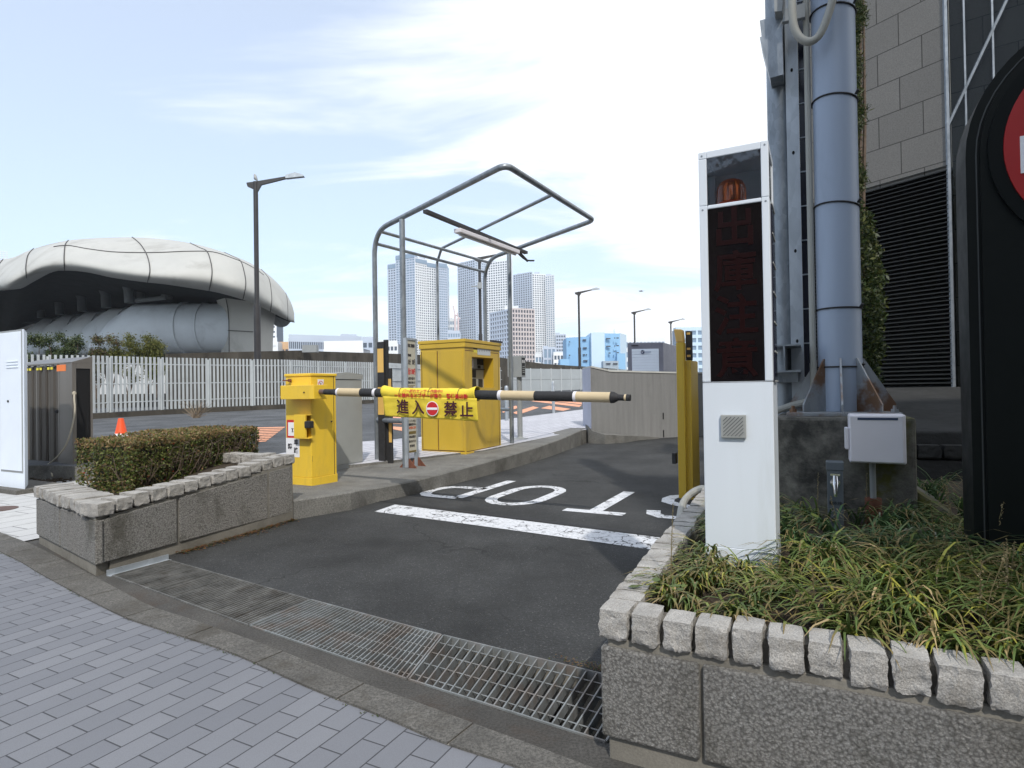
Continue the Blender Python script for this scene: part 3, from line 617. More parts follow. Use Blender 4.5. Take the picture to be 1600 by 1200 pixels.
# hedge
h00 = P(205, 768, .5); h10 = P(404, 707, .62); hbl = P(118, 757, .5); h00.z = h10.z = hbl.z = 0
hd = thing('clipped_hedge', 'clipped box hedge with browned top in the low left planter', 'hedge', (h00 + h10) / 2 + Z * .5)
hu = (h10 - h00); hl = hu.length; hu.normalize(); hv = Vector((-hu.y, hu.x, 0)); hv = hv if hv.dot(L) > 0 else -hv
sk_ = (hbl - h00).dot(hu); HW = (hbl - h00).dot(hv); skew = sk_ / HW
hm = MB(); hc = []
def hfoot(t): return .46 + .12 * t / hl
for i in range(22000):
    face = random.random(); dep = min(.14, random.expovariate(1 / .03))
    if face < .42: t, s, z = rnd(0, hl), dep, rnd(0, .5)
    elif face < .76: t, s, z = rnd(0, hl), rnd(0, HW), .5 - dep
    elif face < .88: t, s, z = dep, rnd(0, HW), rnd(0, .5)
    else: t, s, z = hl - dep, rnd(0, HW), rnd(0, .5)
    if face < .76 and t < skew * s: continue
    t2 = t + (skew * s if .76 <= face < .88 else 0); pos = h00 + hu * t2 + hv * s
    nb = noise.noise(pos * 2.2 + Z * z * 2.2); nb2 = noise.noise(pos * 6 + Z * z * 6)
    if face < .42 and z < .42 and nb2 < -.28 and random.random() < .75: continue
    bulge = nb * .03 + nb2 * .012
    ft_ = hfoot(t2); p = pos + Z * (ft_ + z / .5 * (.925 - ft_) + (bulge if z > .4 else 0)) - hv * (bulge if face < .42 else 0) + Vector((rnd(-.01, .01),) * 3)
    top = z > .42 or random.random() < .12 + .25 * max(0, -nb)
    if top and random.random() < .72: c = random.choice([(.2, .12, .055), (.24, .16, .08), (.16, .12, .05), (.14, .13, .04)])
    else: c = random.choice([(.07, .09, .02), (.1, .12, .025), (.13, .15, .04), (.045, .065, .015), (.12, .09, .04)])
    if random.random() < .004: c = (.3, .02, .02)
    leafquad(hm, hc, p, rnd(.010, .019), None, jit((c[0] * 1.25, c[1] * 1.25, c[2] * 1.25)))
hm.build('foliage', m_leaf, hd, recalc=False, cols=hc)
tw = MB()
for i in range(420):
    t = rnd(.05, hl - .05); s_ = rnd(.02, .2); p = h00 + hu * max(t, .06 + skew * s_) + hv * s_ + Z * hfoot(t); q = p + Vector((rnd(-.12, .12), rnd(-.12, .12), rnd(.15, .34))); q2 = q + Vector((rnd(-.1, .1), rnd(-.1, .1), rnd(0, .06)))
    tw.tube([p, p.lerp(q, .5) + Vector((rnd(-.03, .03), rnd(-.03, .03), 0)), q, q2], [.006, .004, .003, .0015], 4, caps=False)
tw.build('branches', m_twig, hd, recalc=False)
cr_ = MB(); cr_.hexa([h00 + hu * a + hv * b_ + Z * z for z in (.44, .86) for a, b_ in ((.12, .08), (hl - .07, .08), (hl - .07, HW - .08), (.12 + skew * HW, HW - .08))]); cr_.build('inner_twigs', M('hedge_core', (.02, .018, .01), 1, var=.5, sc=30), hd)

# ---------------------------------------------------------------- liriope grass in the near planter
gr = MB(); gc = []
def blade(root, dr, length, droop, w0, col):
    side_ = dr.cross(Z).normalized(); n = 5; pts = []; vz = 1.0; p = root.copy(); d = (dr * .55 + Z * rnd(.7, 1.1)).normalized()
    for i in range(n + 1):
        t = i / n; ww = w0 * (1 - t ** 3.4) * (.6 + .4 * min(1, t * 5)) + .0003
        pts += [p - side_ * ww, p + side_ * ww]; p = p + d * (length / n); d = (d + (dr * .35 - Z * 1.0) * droop * (t + .25)).normalized()
        if p.z < .445 and (p.dot(R) > 2.05): p.z = .445
    gr.add(pts, [(2 * i, 2 * i + 1, 2 * i + 3, 2 * i + 2) for i in range(n)], 0, None, True); 
    for i in range(n + 1):
        t = i / n; k = 1 + .25 * t; tipc = (.22, .17, .07) if col[3] else None
        c = (col[0] * k, col[1] * k, col[2] * k)
        if tipc and t > .7: c = tipc
        gc.extend([c, c])
clumps = []
def in_pillar(r, l): return 2.93 < r < 3.36 and .15 < l < .58
def in_found(r, l): return 4.22 < r and -.6 < l < .4
for i in range(620):
    r, l = rnd(2.28, 6.2), rnd(-2.1, .56)
    if random.random() < .4: r = rnd(2.28, 3.5)
    if r > 4.3 and l < .3 and random.random() < .6: continue
    if in_pillar(r, l) or in_found(r, l): continue
    clumps.append((r, l))
for i in range(34): clumps.append((rnd(2.2, 2.32), rnd(-2.1, .5)))
for i in range(26): clumps.append((rnd(2.4, 5.5), rnd(.46, .58)))
for r, l in clumps:
    base = W(r, l, .44); q = noise.noise(Vector((r * 1.3, l * 1.3, 0)))
    yel = (l > .25 and r < 3.6) or q > .25
    nbl = random.randint(13, 20) if r < 4.3 else 12
    ca_ = noise.noise(Vector((r * 1.7, l * 1.7, 5))) * 2.2; cdir = (-R * math.cos(ca_) + L * (math.sin(ca_) + (.5 if l > -.2 else 0))).normalized(); cb_ = rnd(.75, 1.25)
    for b_ in range(nbl):
        a = rnd(0, 2 * math.pi); dr = Vector((math.cos(a), math.sin(a), 0)); bias_ = rnd(0, 1)
        dr = (dr * .8 + cdir * (.5 + bias_)).normalized()
        rr = random.random()
        if rr < (.10 if yel else .03): col = (.27, .26, .05, False)
        elif rr < (.15 if yel else .06): col = (.36, .27, .14, False)
        elif rr < .5: col = (.16, .2, .05, True)
        else: col = (.085, .125, .035, random.random() < .3)
        if not yel and r > 3.2: col = (col[0] * .55, col[1] * .75, col[2] * 1.1, col[3])
        k = rnd(.8, 1.2) * cb_ * 1.15
        blade(base + Vector((rnd(-.025, .025), rnd(-.025, .025), 0)), dr, rnd(.22, .40) * (.62 if l > .05 and r < 3.0 else .72 if l > .35 else (.8 if r < 2.42 else 1)), rnd(.5, 1.0), rnd(.0035, .0062), (col[0] * k, col[1] * k, col[2] * k, col[3]))
go = gr.build('planter_grass', m_leaf, recalc=False, cols=gc); struct(go, 'stuff')
# seed stalks
stk = MB(); sc_ = []
for i in range(60):
    r, l = rnd(2.3, 4.2), rnd(-1.9, .62)
    if in_pillar(r, l) or in_found(r, l): continue
    if random.random() < .5: l = rnd(-1.7, -.4)
    p = W(r, l, .44); h = rnd(.22, .40); lean = Vector((rnd(-.08, .08), rnd(-.08, .08), 0)); b0 = len(stk.v)
    stk.tube([p, p + Z * h * .6 + lean * .5, p + Z * h + lean], [.0022, .0018, .001], 4, caps=False); sc_ += [(.22, .18, .09)] * (len(stk.v) - b0)
    for k in range(26):
        t = .5 + .5 * k / 26; q = p + Z * h * t + lean * t + Vector((rnd(-.006, .006), rnd(-.006, .006), 0)); leafquad(stk, sc_, q, .0045, None, jit((.3, .24, .13)), .8)
struct(stk.build('seed_stalks', m_leaf, recalc=False, cols=sc_), 'stuff')
# broad leaved weeds
wd = MB(); wc = []
for r, l, h, nl in ((3.45, .1, .2, 14), (3.7, .2, .22, 12), (2.75, -.35, .14, 8), (2.35, .57, .1, 8), (4.1, -.8, .22, 16), (3.9, -1.0, .2, 14), (4.15, -.55, .16, 12)):
    for k in range(nl):
        p = W(r + rnd(-.09, .09), l + rnd(-.09, .09), .46 + rnd(.04, h)); a = rnd(0, 6.3); u = Vector((math.cos(a), math.sin(a), rnd(-.2, .2))) * rnd(.018, .035); v = u.cross(Z).normalized() * u.length * .55
        wd.add([p - u, p - u * .3 + v, p + u * .5 + v * .6, p + u, p + u * .5 - v * .6, p - u * .3 - v], [(0, 1, 2, 3, 4, 5)]); wc += [jit((.1, .14, .03))] * 6
struct(wd.build('broadleaf_weeds', m_leaf, recalc=False, cols=wc), 'stuff')

# ---------------------------------------------------------------- warning pillar
def zat(x, y, r): return VR(x, y, r).z
def lat(x, y, r): return VR(x, y, r).dot(L)
pr0, pr1 = 3.0, 3.30; pl1, pl0 = .505, .19; pzt = VR(1085, 240, 3.0).z
wpx = thing('warning_pillar', 'tall white vehicle warning pillar with dark display and orange beacon, in the grass', 'warning pillar', W(3.15, .35, .42))
zb = zat(1100, 597, 3.0); zt = zat(1098, 328, 3.0); zw0 = zat(1098, 322, 3.0); zw1 = zat(1097, 249, 3.0)
body = MB(); body.rb(pr0, pr1, pl0, pl1, .40, zb)
lA, lB = pl1 - .038, pl0 + .034
body.rb(pr0, pr1, lA, pl1, zb, zw0); body.rb(pr0, pr1, lA, pl1, zw1, pzt); body.rb(pr0, pr0 + .03, lA, pl1, zw0, zw1); body.rb(pr1 - .03, pr1, lA, pl1, zw0, zw1); body.rb(pr0, pr1, pl0, lB, zb, zw0)
body.rb(pr0, pr0 + .03, pl0, lB, zw0, pzt); body.rb(pr1 - .03, pr1, pl0, lB, zw0, pzt)
body.rb(pr0, pr1, lB, lA, zt, zw0); body.rb(pr0, pr1, lB, lA, zw1, pzt); body.rb(pr0 + .02, pr1, lB, lA, zb, zt)
body.rb(pr0 + .03, pr1 - .03, pl0, lB, zw1, pzt)
body.build('body', m_white, wpx, bevel=.004)
sk = MB(); sk.rb(pr0 - .004, pr1 + .003, pl0 - .003, pl1 + .003, .38, .53); sk.build('base_skirt', m_white, wpx, bevel=.003)
sm_ = MB(); sm_.rb(pr0 - .0008, pr0, pl0, pl1, .528, .5315); sm_.rb(pr0 - .0008, pr0, pl0 + .001, pl1 - .001, zb - .004, zb - .0015); sm_.rb(pr0 + .001, pr1, pl0 - .0008, pl0, zb - .004, zb - .0015); sm_.build('panel_seam', flat('seam_dark', (.08, .085, .09), .7), wpx)
for sl_z in (pzt - .02, zw0 - .02):
    for sl_l in (pl0 + .016, pl1 - .016):
        sc2 = MB(); sc2.lathe(W(pr0, sl_l, sl_z), [(.001, 0), (.005, 0), (.004, .002), (.001, .002)], 8, (L, Z, -R)); sc2.build('screw', m_galv, wpx)
dsp = MB(); dsp.rb(pr0 + .004, pr0 + .019, lB + .001, lA - .001, zb + .001, zt - .001); dsp.build('display', M('dark_glass', (.006, .0045, .005), .05, var=.3, sc=4, spec=.35), wpx)
m_led = flat('unlit_red_led', (.011, .002, .002), .3, 0, .2)
for k, chs in enumerate('出庫注意'): text(chs, W(pr0 + .0025, (lA + lB) / 2, zt - (zt - zb) * (k + .55) / 4), -L, Z, .2, m_led, 'display_lettering', wpx, .004)
sp_ = MB(); sp_.rb(pr0 + .01, pr0 + .1, pl0 - .002, pl0, zb + .01, zt); 
for k in range(6): pass
sd = MB(); sd.rb(pr0 + .06, pr1 - .05, pl0 - .006, pl0 - .001, zb, zt); sd.build('side_display', flat('side_glass', (.015, .015, .03), .08), wpx)
sd2 = MB()
for k in range(7):
    z = zb + (zt - zb) * k / 6; sd2.rb(pr0 + .06, pr1 - .05, pl0 - .009, pl0 - .0055, z - .004, z + .004)
sd2.build('side_divider', m_grey, wpx)
gl_ = glass('window_glass', (.85, .88, .9), .0)
wn = MB(); wn.rb(pr0 + .005, pr0 + .009, lB, lA, zw0, zw1); wn.rb(pr0 + .03, pr1 - .03, pl0 + .005, pl0 + .009, zw0, zw1); wn.rb(pr0 + .03, pr1 - .03, pl1 - .009, pl1 - .005, zw0, zw1); wn.build('lamp_window', gl_, wpx)
bk = MB(); bk.rb(pr1 - .012, pr1 - .002, lB, lA, zw0, zw1); bk.build('rear_panel', M('lamp_interior', (.6, .62, .65), .6), wpx)
bc = VR(1143, 320, 3.14); bc.z = zw0
be = MB(); be.lathe(bc, [(.001, 0), (.08, 0), (.08, .012), (.072, .03)], 28); be.build('beacon_base', m_orange, wpx)
m_amber, t_, b_ = base_mat('amber_dome'); b_.inputs['Base Color'].default_value = (.9, .2, .05, 1); b_.inputs['Roughness'].default_value = .12; b_.inputs['Transmission Weight'].default_value = .7
dm = MB(); dm.lathe(bc, [(.07, .03), (.07, .09), (.066, .115), (.055, .135), (.035, .148), (.001, .152)], 28); dm.build('beacon_dome', m_amber, wpx)
core = MB(); core.lathe(bc + Z * .032, [(.001, 0), (.025, 0), (.03, .07), (.02, .09), (.001, .09)], 14); core.build('beacon_reflector', m_chrome, wpx)
spk = MB(); s0, s1 = lat(1127, 665, 3.0), lat(1166, 665, 3.0); zs0, zs1 = zat(1145, 684, 3.0), zat(1145, 648, 3.0)
spk.rb(pr0 - .018, pr0 - .001, s1, s0, zs0, zs1, 0)
spk.build('speaker_grille', m_grey, wpx, bevel=.003)
sgl = MB()
for k in range(-7, 8):
    c = W(pr0 - .0195, (s0 + s1) / 2, (zs0 + zs1) / 2); u = (-L + Z).normalized(); v = (L + Z).normalized(); off = k * .0125
    hw = (s0 - s1) / 2 - .01; half = hw - abs(off) / math.sqrt(2) 
    half = max(0, (hw * 2 - abs(off) * math.sqrt(2))) / math.sqrt(2) * .95
    if half < .008: continue
    sgl.box(c + v * off * .9 * 0 + (Z - (-L)).normalized() * off, (.003, half * 2, .003), (R, u, v), 0)
sgl.build('speaker_slot', flat('slot', (.08, .09, .1), .7), wpx)

# ---------------------------------------------------------------- big sign mast on its footing
fr0 = 4.28; fz = zat(1300, 652, fr0); fl1, fl0 = lat(1211, 720, fr0), lat(1433, 720, fr0)
fb = MB(); fb.rb(fr0, fr0 + 1.0, fl0, fl1, .3, fz); tag(fb.build('footing_block', m_found, bevel=.02), 'mossy concrete footing block under the blue-grey sign mast', 'concrete block')
mr = 4.73; mp0 = VR(1313, 600, mr); mp0.z = fz
mast = thing('sign_mast', 'thick blue-grey steel mast with gusset plates on the concrete footing', 'mast', mp0)
mk = MB(); mk.tube([mp0, mp0 + Z * 6], .137, 36); mk.build('pole', m_pipe, mast)
bp = MB(); bp.box(mp0 + Z * .012, (.66, .66, .024)); bp.build('base_plate', m_galvr, mast, bevel=.003)
gs = MB()
for k in range(8):
    a = k * math.pi / 4 + math.pi / 8 * 0; d = L * math.cos(a) + R * math.sin(a); s_ = d.cross(Z) * .006; p = mp0 + Z * .024
    pts = [p + d * .13, p + d * .325, p + d * .325 + Z * .05, p + d * .145 + Z * .36, p + d * .13 + Z * .36]
    gs.prism([q - s_ for q in pts], s_ * 2)
gs.build('gusset', m_galvr, mast)
for k in range(4):
    a = math.pi / 4 + k * math.pi / 2; p = mp0 + (L * math.cos(a) + R * math.sin(a)) * .41 + Z * .024; bm_ = MB(); bm_.lathe(p, [(.001, 0), (.024, 0), (.024, .022), (.012, .022), (.012, .045), (.001, .045)], 6); bm_.build('anchor_bolt', m_galvr, mast)
for y in (22, 160, 325, 484, 574):
    c = VR(1310, y, mr); c = Vector((mp0.x, mp0.y, c.z)); ct = MB(); tilt = (0.16 if y < 400 else .02)
    pts = [c + (L * math.cos(a) + R * math.sin(a)) * .142 + Z * (tilt * .12 * math.cos(a + .6)) for a in [i * math.pi / 12 for i in range(25)]]
    ct.tube(pts, .006, 6, caps=False); ct.tube([c - L * .125 - R * .08, c - L * .14 - R * .1 + Z * .02], .009, 6); tag(ct.build('cable_tie', m_blackm), {22: 'topmost black cable tie round the thick mast, behind the looped hose', 160: 'black cable tie round the upper mast, below the looped hose', 325: 'black cable tie round the mast, level with the orange beacon', 484: 'black cable tie round the mast, above the lowest one', 574: 'lowest black cable tie, just above the mast gusset plates'}[y], 'cable tie', 'cable ties on the mast')
hs = MB(); hp = [VR(1238, -60, 4.5), VR(1238, 20, 4.5), VR(1245, 52, 4.5), VR(1262, 65, 4.5), VR(1280, 55, 4.5), VR(1295, 20, 4.5), VR(1304, -20, 4.5), VR(1306, -80, 4.5)]
hs.tube(dense(hp, 6), .026, 12); tag(hs.build('hose', m_cable), 'thick beige hose looping down in front of the mast top', 'hose')
cd = MB(); lc = mp0 + L * .165 - R * .03; cd.tube([lc + Z * .35, lc + Z * 6], .021, 10); cd.tube(dense([lc + Z * .36, lc + Z * .2, lc + L * .03 + Z * .1, lc + L * .15 + Z * .06, lc + L * .3 + Z * .0], 5), .024, 10); tag(cd.build('conduit', m_cable), 'grey conduit running up the left side of the mast', 'conduit')
# gantry of galvanised posts beside the mast
gt = thing('mast_gantry', 'galvanised steel post and perforated channel beside the mast', 'steel frame', W(4.9, .35, fz))
gz1 = 6.2
c = VR(1222, 400, 4.95); gp = MB(); gp.tube([Vector((c.x, c.y, .9)), Vector((c.x, c.y, gz1))], .085, 24); gp.build('round_post', m_galv, gt)
c = VR(1243, 400, 4.85); ch_ = MB(); cz = Vector((c.x, c.y, 0)); zlo = zat(1250, 622, 4.8)
ch_.box(cz + Z * (zlo + gz1) / 2, (.006, .085, gz1 - zlo)); ch_.box(cz + L * .04 + R * .03 + Z * (zlo + gz1) / 2, (.06, .006, gz1 - zlo)); ch_.build('perforated_channel', m_galvl, gt)
ho = MB()
for y in (108, 238, 392, 533):
    p = VR(1243, y, 4.845); p = Vector((cz.x, cz.y, p.z)) - R * .004; ho.prism([p + (L * math.cos(a) * .009 + Z * math.sin(a) * .014) for a in [i * math.pi / 5 for i in range(10)]], -R * .002)
ho.build('slot_hole', m_void, gt)
c = VR(1262, 400, 4.95); pc = Vector((c.x, c.y, 0)); pnl = MB(); zlo2 = zat(1262, 590, 4.95); pnl.box(pc + Z * (zlo2 + gz1) / 2, (.05, .075, gz1 - zlo2)); pnl.build('dark_panel', flat('dark_panel_glass', (.012, .014, .03), .15), gt)
dv = MB(); z = zlo2
while z < gz1: dv.box(pc + Z * z - R * .028, (.01, .085, .009)); z += .255
dv.build('panel_divider', m_galvl, gt)
hb_ = MB(); hc_ = VR(1228, 562, 4.75); 
for dz in (-.09, .09): hb_.box(hc_ + Z * dz, (.5, .2, .012))
hb_.box(hc_, (.5, .012, .17)); hb_.box(hc_ - Z * .13 + R * .05, (.2, .16, .07)); hb_.build('cross_beam', m_galv, gt)
tp = MB(); q0 = VR(1205, 70, 4.7)
tp.prism([VR(1187, 32, 4.7), VR(1222, 22, 4.7), VR(1222, 48, 4.7), VR(1190, 58, 4.7)], R * .3); tp.prism([VR(1187, 58, 4.7), VR(1222, 48, 4.7), VR(1224, 116, 4.7), VR(1203, 122, 4.7)], R * .25); tp.build('top_bracket', m_galv, gt, bevel=.004)
tb = MB(); tb.prism([VR(1208, -40, 4.6), VR(1226, -40, 4.6), VR(1222, 17, 4.6), VR(1210, 18, 4.6)], R * .2); tb.prism([VR(1226, 14, 4.62), VR(1258, 4, 4.62), VR(1258, 26, 4.62), VR(1222, 34, 4.62)], R * .04); tb.build('junction_box', m_greyb, gt, bevel=.004)

# white meter box, tap post
bxl1, bxl0 = lat(1327, 690, 4.08), lat(1417, 690, 4.08); bz1, bz0 = zat(1370, 648, 4.08), zat(1370, 725, 4.08)
mbx = thing('meter_box', 'white plastic meter box on a short pipe in front of the concrete footing', 'meter box', W(4.15, (bxl0 + bxl1) / 2, .45))
q = MB(); q.rb(4.10, 4.26, bxl0, bxl1, bz0, bz1); q.build('box', m_whitebox, mbx, bevel=.01, seg=3)
q = MB(); q.rb(4.085, 4.10, bxl0 + .012, bxl1 - .004, bz0 + .006, bz1 - .006); q.build('lid', m_whitebox, mbx, bevel=.012, seg=3)
q = MB(); q.rb(4.10, 4.2, bxl1, bxl1 + .022, bz1 - .21, bz1 - .08); q.build('hinge_cover', m_whitebox, mbx, bevel=.006)
q = MB(); q.rb(4.083, 4.085, bxl0 + .04, bxl1 - .045, bz1 - .032, bz1 - .018); q.build('label_strip', flat('navy_print', (.03, .05, .1), .5), mbx)
pc_ = W(4.2, (bxl0 + bxl1) / 2 + .02); q = MB(); q.tube([pc_ + Z * (bz0 - .22), pc_ + Z * bz0], .017, 12); q.tube([pc_ + Z * .4, pc_ + Z * (bz0 - .22)], .045, 12, 1); q.build('pipe', [m_greyb, m_rust], mbx)
tl1, tl0 = lat(1293, 775, 3.95), lat(1318, 775, 3.95); tz = zat(1305, 722, 3.95)
tpst = thing('tap_post', 'slate grey standpipe post with chrome tap, in the grass before the footing', 'standpipe', W(3.98, (tl0 + tl1) / 2, .42))
q = MB(); q.rb(3.95, 4.04, tl0, tl1, .4, tz - .05); q.build('post', m_slate, tpst, bevel=.004); q = MB(); q.rb(3.945, 4.045, tl0 - .005, tl1 + .005, tz - .05, tz); q.build('cap', m_slate, tpst, bevel=.005)
tc_ = W(3.95, (tl0 + tl1) / 2, tz - .12); q = MB(); q.lathe(tc_, [(.001, 0), (.03, 0), (.026, .008), (.012, .01), (.012, .03), (.001, .03)], 16, (L, Z, -R)); q.tube([tc_ - R * .025 + Z * .045, tc_ - R * .03, tc_ - R * .045 - Z * .03, tc_ - R * .045 - Z * .075], [.012, .016, .012, .009], 12)
q.box(tc_ - R * .027 + Z * .05, (.014, .05, .012)); q.build('tap', m_chrome, tpst); 
text('散水栓', W(3.9475, (tl0 + tl1) / 2, tz - .24), -L, Z, .022, m_blk, 'post_lettering', tpst)

# ---------------------------------------------------------------- black pylon sign at right
br = 3.34; bl1 = lat(1519, 700, br); wr = .58; bcz = zat(1600, 232, br) ; bcl = bl1 - wr
pyl = thing('pylon_sign', 'large glossy black pylon with rounded top and red disc at the right edge', 'sign', W(br, bcl, .42))
def pylo(wr, ins): return [(-1, .35 - bcz)] 
outl = [(wr, .35)] + [(wr * math.cos(a), bcz + wr * math.sin(a)) for a in [i * math.pi / 24 for i in range(25)]] + [(-wr, .35)]
q = MB(); q.prism([W(br, bcl + a, z) for a, z in outl], R * .22); q.build('body', m_black, pyl, bevel=.012, seg=3)
w2 = wr - .05; outl2 = [(w2, .36)] + [(w2 * math.cos(a), bcz + w2 * math.sin(a)) for a in [i * math.pi / 24 for i in range(25)]] + [(-w2, .36)]
q = MB(); q.prism([W(br - .012, bcl + a, z) for a, z in outl2], R * .012); q.build('face_panel', m_black, pyl, bevel=.003)
q = MB(); rp = [(w2 + .012, .36)] + [((w2 + .012) * math.cos(a), bcz + (w2 + .012) * math.sin(a)) for a in [i * math.pi / 24 for i in range(25)]] + [(-w2 - .012, .36)]
q.tube([W(br - .002, bcl + a, z) for a, z in rp], .003, 6); q.build('trim', flat('trim_metal', (.06, .065, .065), .45, .3), pyl)
q = MB(); q.lathe(W(br - .012, bcl, bcz), [(.001, 0), (.505, 0), (.505, .02), (.001, .02)], 60, (L, Z, -R)); q.build('disc_rim', flat('rim', (.004, .006, .006), .6, 0, .15), pyl)
q = MB(); q.lathe(W(br - .032, bcl, bcz), [(.001, 0), (.452, 0), (.452, .008), (.001, .008)], 60, (L, Z, -R)); q.build('red_disc', M('red_face', (.36, .008, .009), .5, var=.05), pyl)
q = MB(); lw = lat(1594, 240, br - .04); zz1, zz0 = zat(1596, 213, br - .04), zat(1596, 271, br - .04); q.rb(br - .044, br - .04, 2 * bcl - lw, lw, zz0, zz1); q.build('white_emblem_bar', m_wht, pyl)

# ---------------------------------------------------------------- office building at right
bd = thing('stone_clad_building', 'dim stone-clad building with black louvres behind the mast', 'building', Vector((6.68, 9, 0)))
cn = Vector((6.68, 9, 0)); dw = Vector((-.53, .848, 0)).normalized(); nwl = Vector((-dw.y, dw.x, 0)); nwl = -nwl if nwl.y > 0 else nwl
zL = zat(1420, 272, 1); zL = D(1470, 266, 9.2).z
def uvw(mb, a, b_, z0, z1, mi=0):
    Ln = (b_ - a).length; mb.add([a + Z * z0, b_ + Z * z0, b_ + Z * z1, a + Z * z1], [(0, 1, 2, 3)], mi, [[(0, z0), (Ln, z0), (Ln, z1), (0, z1)]])
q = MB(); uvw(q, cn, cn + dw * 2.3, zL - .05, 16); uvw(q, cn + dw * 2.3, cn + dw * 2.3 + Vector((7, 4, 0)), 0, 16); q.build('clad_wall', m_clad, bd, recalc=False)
q = MB(); z = D(1480, 606, 9).z
while z < zL: 
    a, b_ = cn - nwl * -.0, cn + dw * 2.29
    q.hexa([a + nwl * .03 + Z * z, b_ + nwl * .03 + Z * z, b_ - nwl * .07 + Z * (z + .03), a - nwl * .07 + Z * (z + .03), a + nwl * .03 + Z * (z + .012), b_ + nwl * .03 + Z * (z + .012), b_ - nwl * .07 + Z * (z + .042), a - nwl * .07 + Z * (z + .042)]); z += .066
q.build('louvre', m_louv, bd); q = MB(); q.hexa([cn - nwl * .1 + Z * z for z in ()] or [a - nwl * o_ + Z * z for z in (0, zL - .01) for a, o_ in ((cn, .1), (cn + dw * 2.29, .1), (cn + dw * 2.29, .4), (cn, .4))]); q.build('louvre_backing', m_void, bd)
# right wing: dim wall behind the glass stands for stone reflected in it
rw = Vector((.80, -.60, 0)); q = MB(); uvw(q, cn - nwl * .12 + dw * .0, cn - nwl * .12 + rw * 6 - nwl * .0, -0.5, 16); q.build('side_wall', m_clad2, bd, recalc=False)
q = MB()
def bar(mb, a, b_, w_=.04): mb.tube([a, b_], w_, 6)
for t in (.0, .22, .55, .95, 1.5, 2.2): p = cn + rw * t; bar(q, p, p + Z * 12, .034 if t == 0 else .022)
for t0, z0 in ((0, 5.2), (0, 7.6), (0, 10.)): bar(q, cn + rw * t0 + Z * z0 * 1.0, cn + rw * (t0 + 2.2) + Z * (z0 + 5.0), .03)
for z in (4.1, 6.5): pass
q.build('steel_screen', m_galv, bd)
q = MB(); p0_, p1_ = cn + nwl * .02, cn + rw * 3; q.add([p0_ + Z * 0, p1_ + Z * 0, p1_ + Z * 12, p0_ + Z * 12], [(0, 1, 2, 3)]); q.build('screen_glass', glass('tinted_glass', (.7, .72, .7), -.02, .0), bd, recalc=False)
# dark stone ledge and rear planter wall
lg = thing('stone_ledge', 'dark weathered stone ledge and rear planter wall below the louvres', 'stone wall', Vector((4.5, 6.2, 0)))
zf = .86; q = MB(); a, b_ = Vector((2.6, 5.9, 0)), Vector((6.5, 4.6, 0)); nb_ = Vector((.3, .95, 0))
q.hexa([a + Z * .2, b_ + Z * .2, b_ + nb_ * 3.5 + Z * .2, a + nb_ * 3.5 + Z * .2, a + Z * zf, b_ + Z * zf, b_ + nb_ * 4.4 + Z * 1.24, a + nb_ * 3.6 + Z * 1.24]); q.build('ledge', m_darkstone, lg, bevel=.02)
_g = m_granite; m_granite = m_darkstone; coping(lg, a - nb_ * .12, b_ - nb_ * .12, .68, .2, .16, .12, nb_.normalized(), 400); m_granite = _g
q = MB(); q.hexa([p + Z * z for z in (.2, .6) for p in (a - nb_ * .1, b_ - nb_ * .1, b_, a)]); q.build('rear_wall', m_darkstone, lg)
rk = MB(); rp0 = VR(1432, 770, 4.3); rk.prism([VR(1432, 768, 4.35), VR(1455, 782, 4.35), VR(1490, 805, 4.3), VR(1512, 822, 4.25), VR(1518, 900, 4.2), VR(1432, 900, 4.3)], R * .6); tag(rk.build('concrete_slope', m_found, bevel=.02), 'rough concrete haunch sloping down to the right of the footing block', 'concrete slope')

# ivy climbing between mast and building
iv = thing('climbing_ivy', 'dark ivy climbing the wall edge right of the mast', 'ivy', Vector((4.2, 6.9, .6)))
im = MB(); ic = []
for i in range(24000):
    y = rnd(-40, 600); e = (1340 + 18 * noise.noise(Vector((y * .02, 0, 3))) + (28 if y > 330 else 0) * min(1, max(0, (y - 280) / 120)) + (6 if y > 420 else 0)); t = random.random() ** 1.5
    x = 1322 + (e - 1322) * (1 - t) + random.gauss(0, 5); Yd = rnd(6.6, 7.6); p = D(x, y, Yd)
    narrow = y < 300
    c = random.choice([(.02, .035, .01), (.03, .05, .013), (.045, .06, .015), (.07, .08, .02)] if y < 430 else [(.02, .035, .01), (.03, .05, .012), (.07, .085, .02), (.04, .06, .015)])
    leafquad(im, ic, p, rnd(.03, .06) if narrow else rnd(.02, .045), None, jit(c, .35), .14 if narrow else .4)
im.build('foliage', m_leaf, iv, recalc=False, cols=ic)
q = MB()
for i in range(7): x = 1325 + i * 4; q.tube([D(x, 640, 7.1), D(x + rnd(-5, 5), 400, 7.15), D(x + rnd(-5, 5), 200, 7.1), D(x, -20, 7.1)], [.03, .025, .02, .01], 5)
q.build('stem', m_twig, iv)

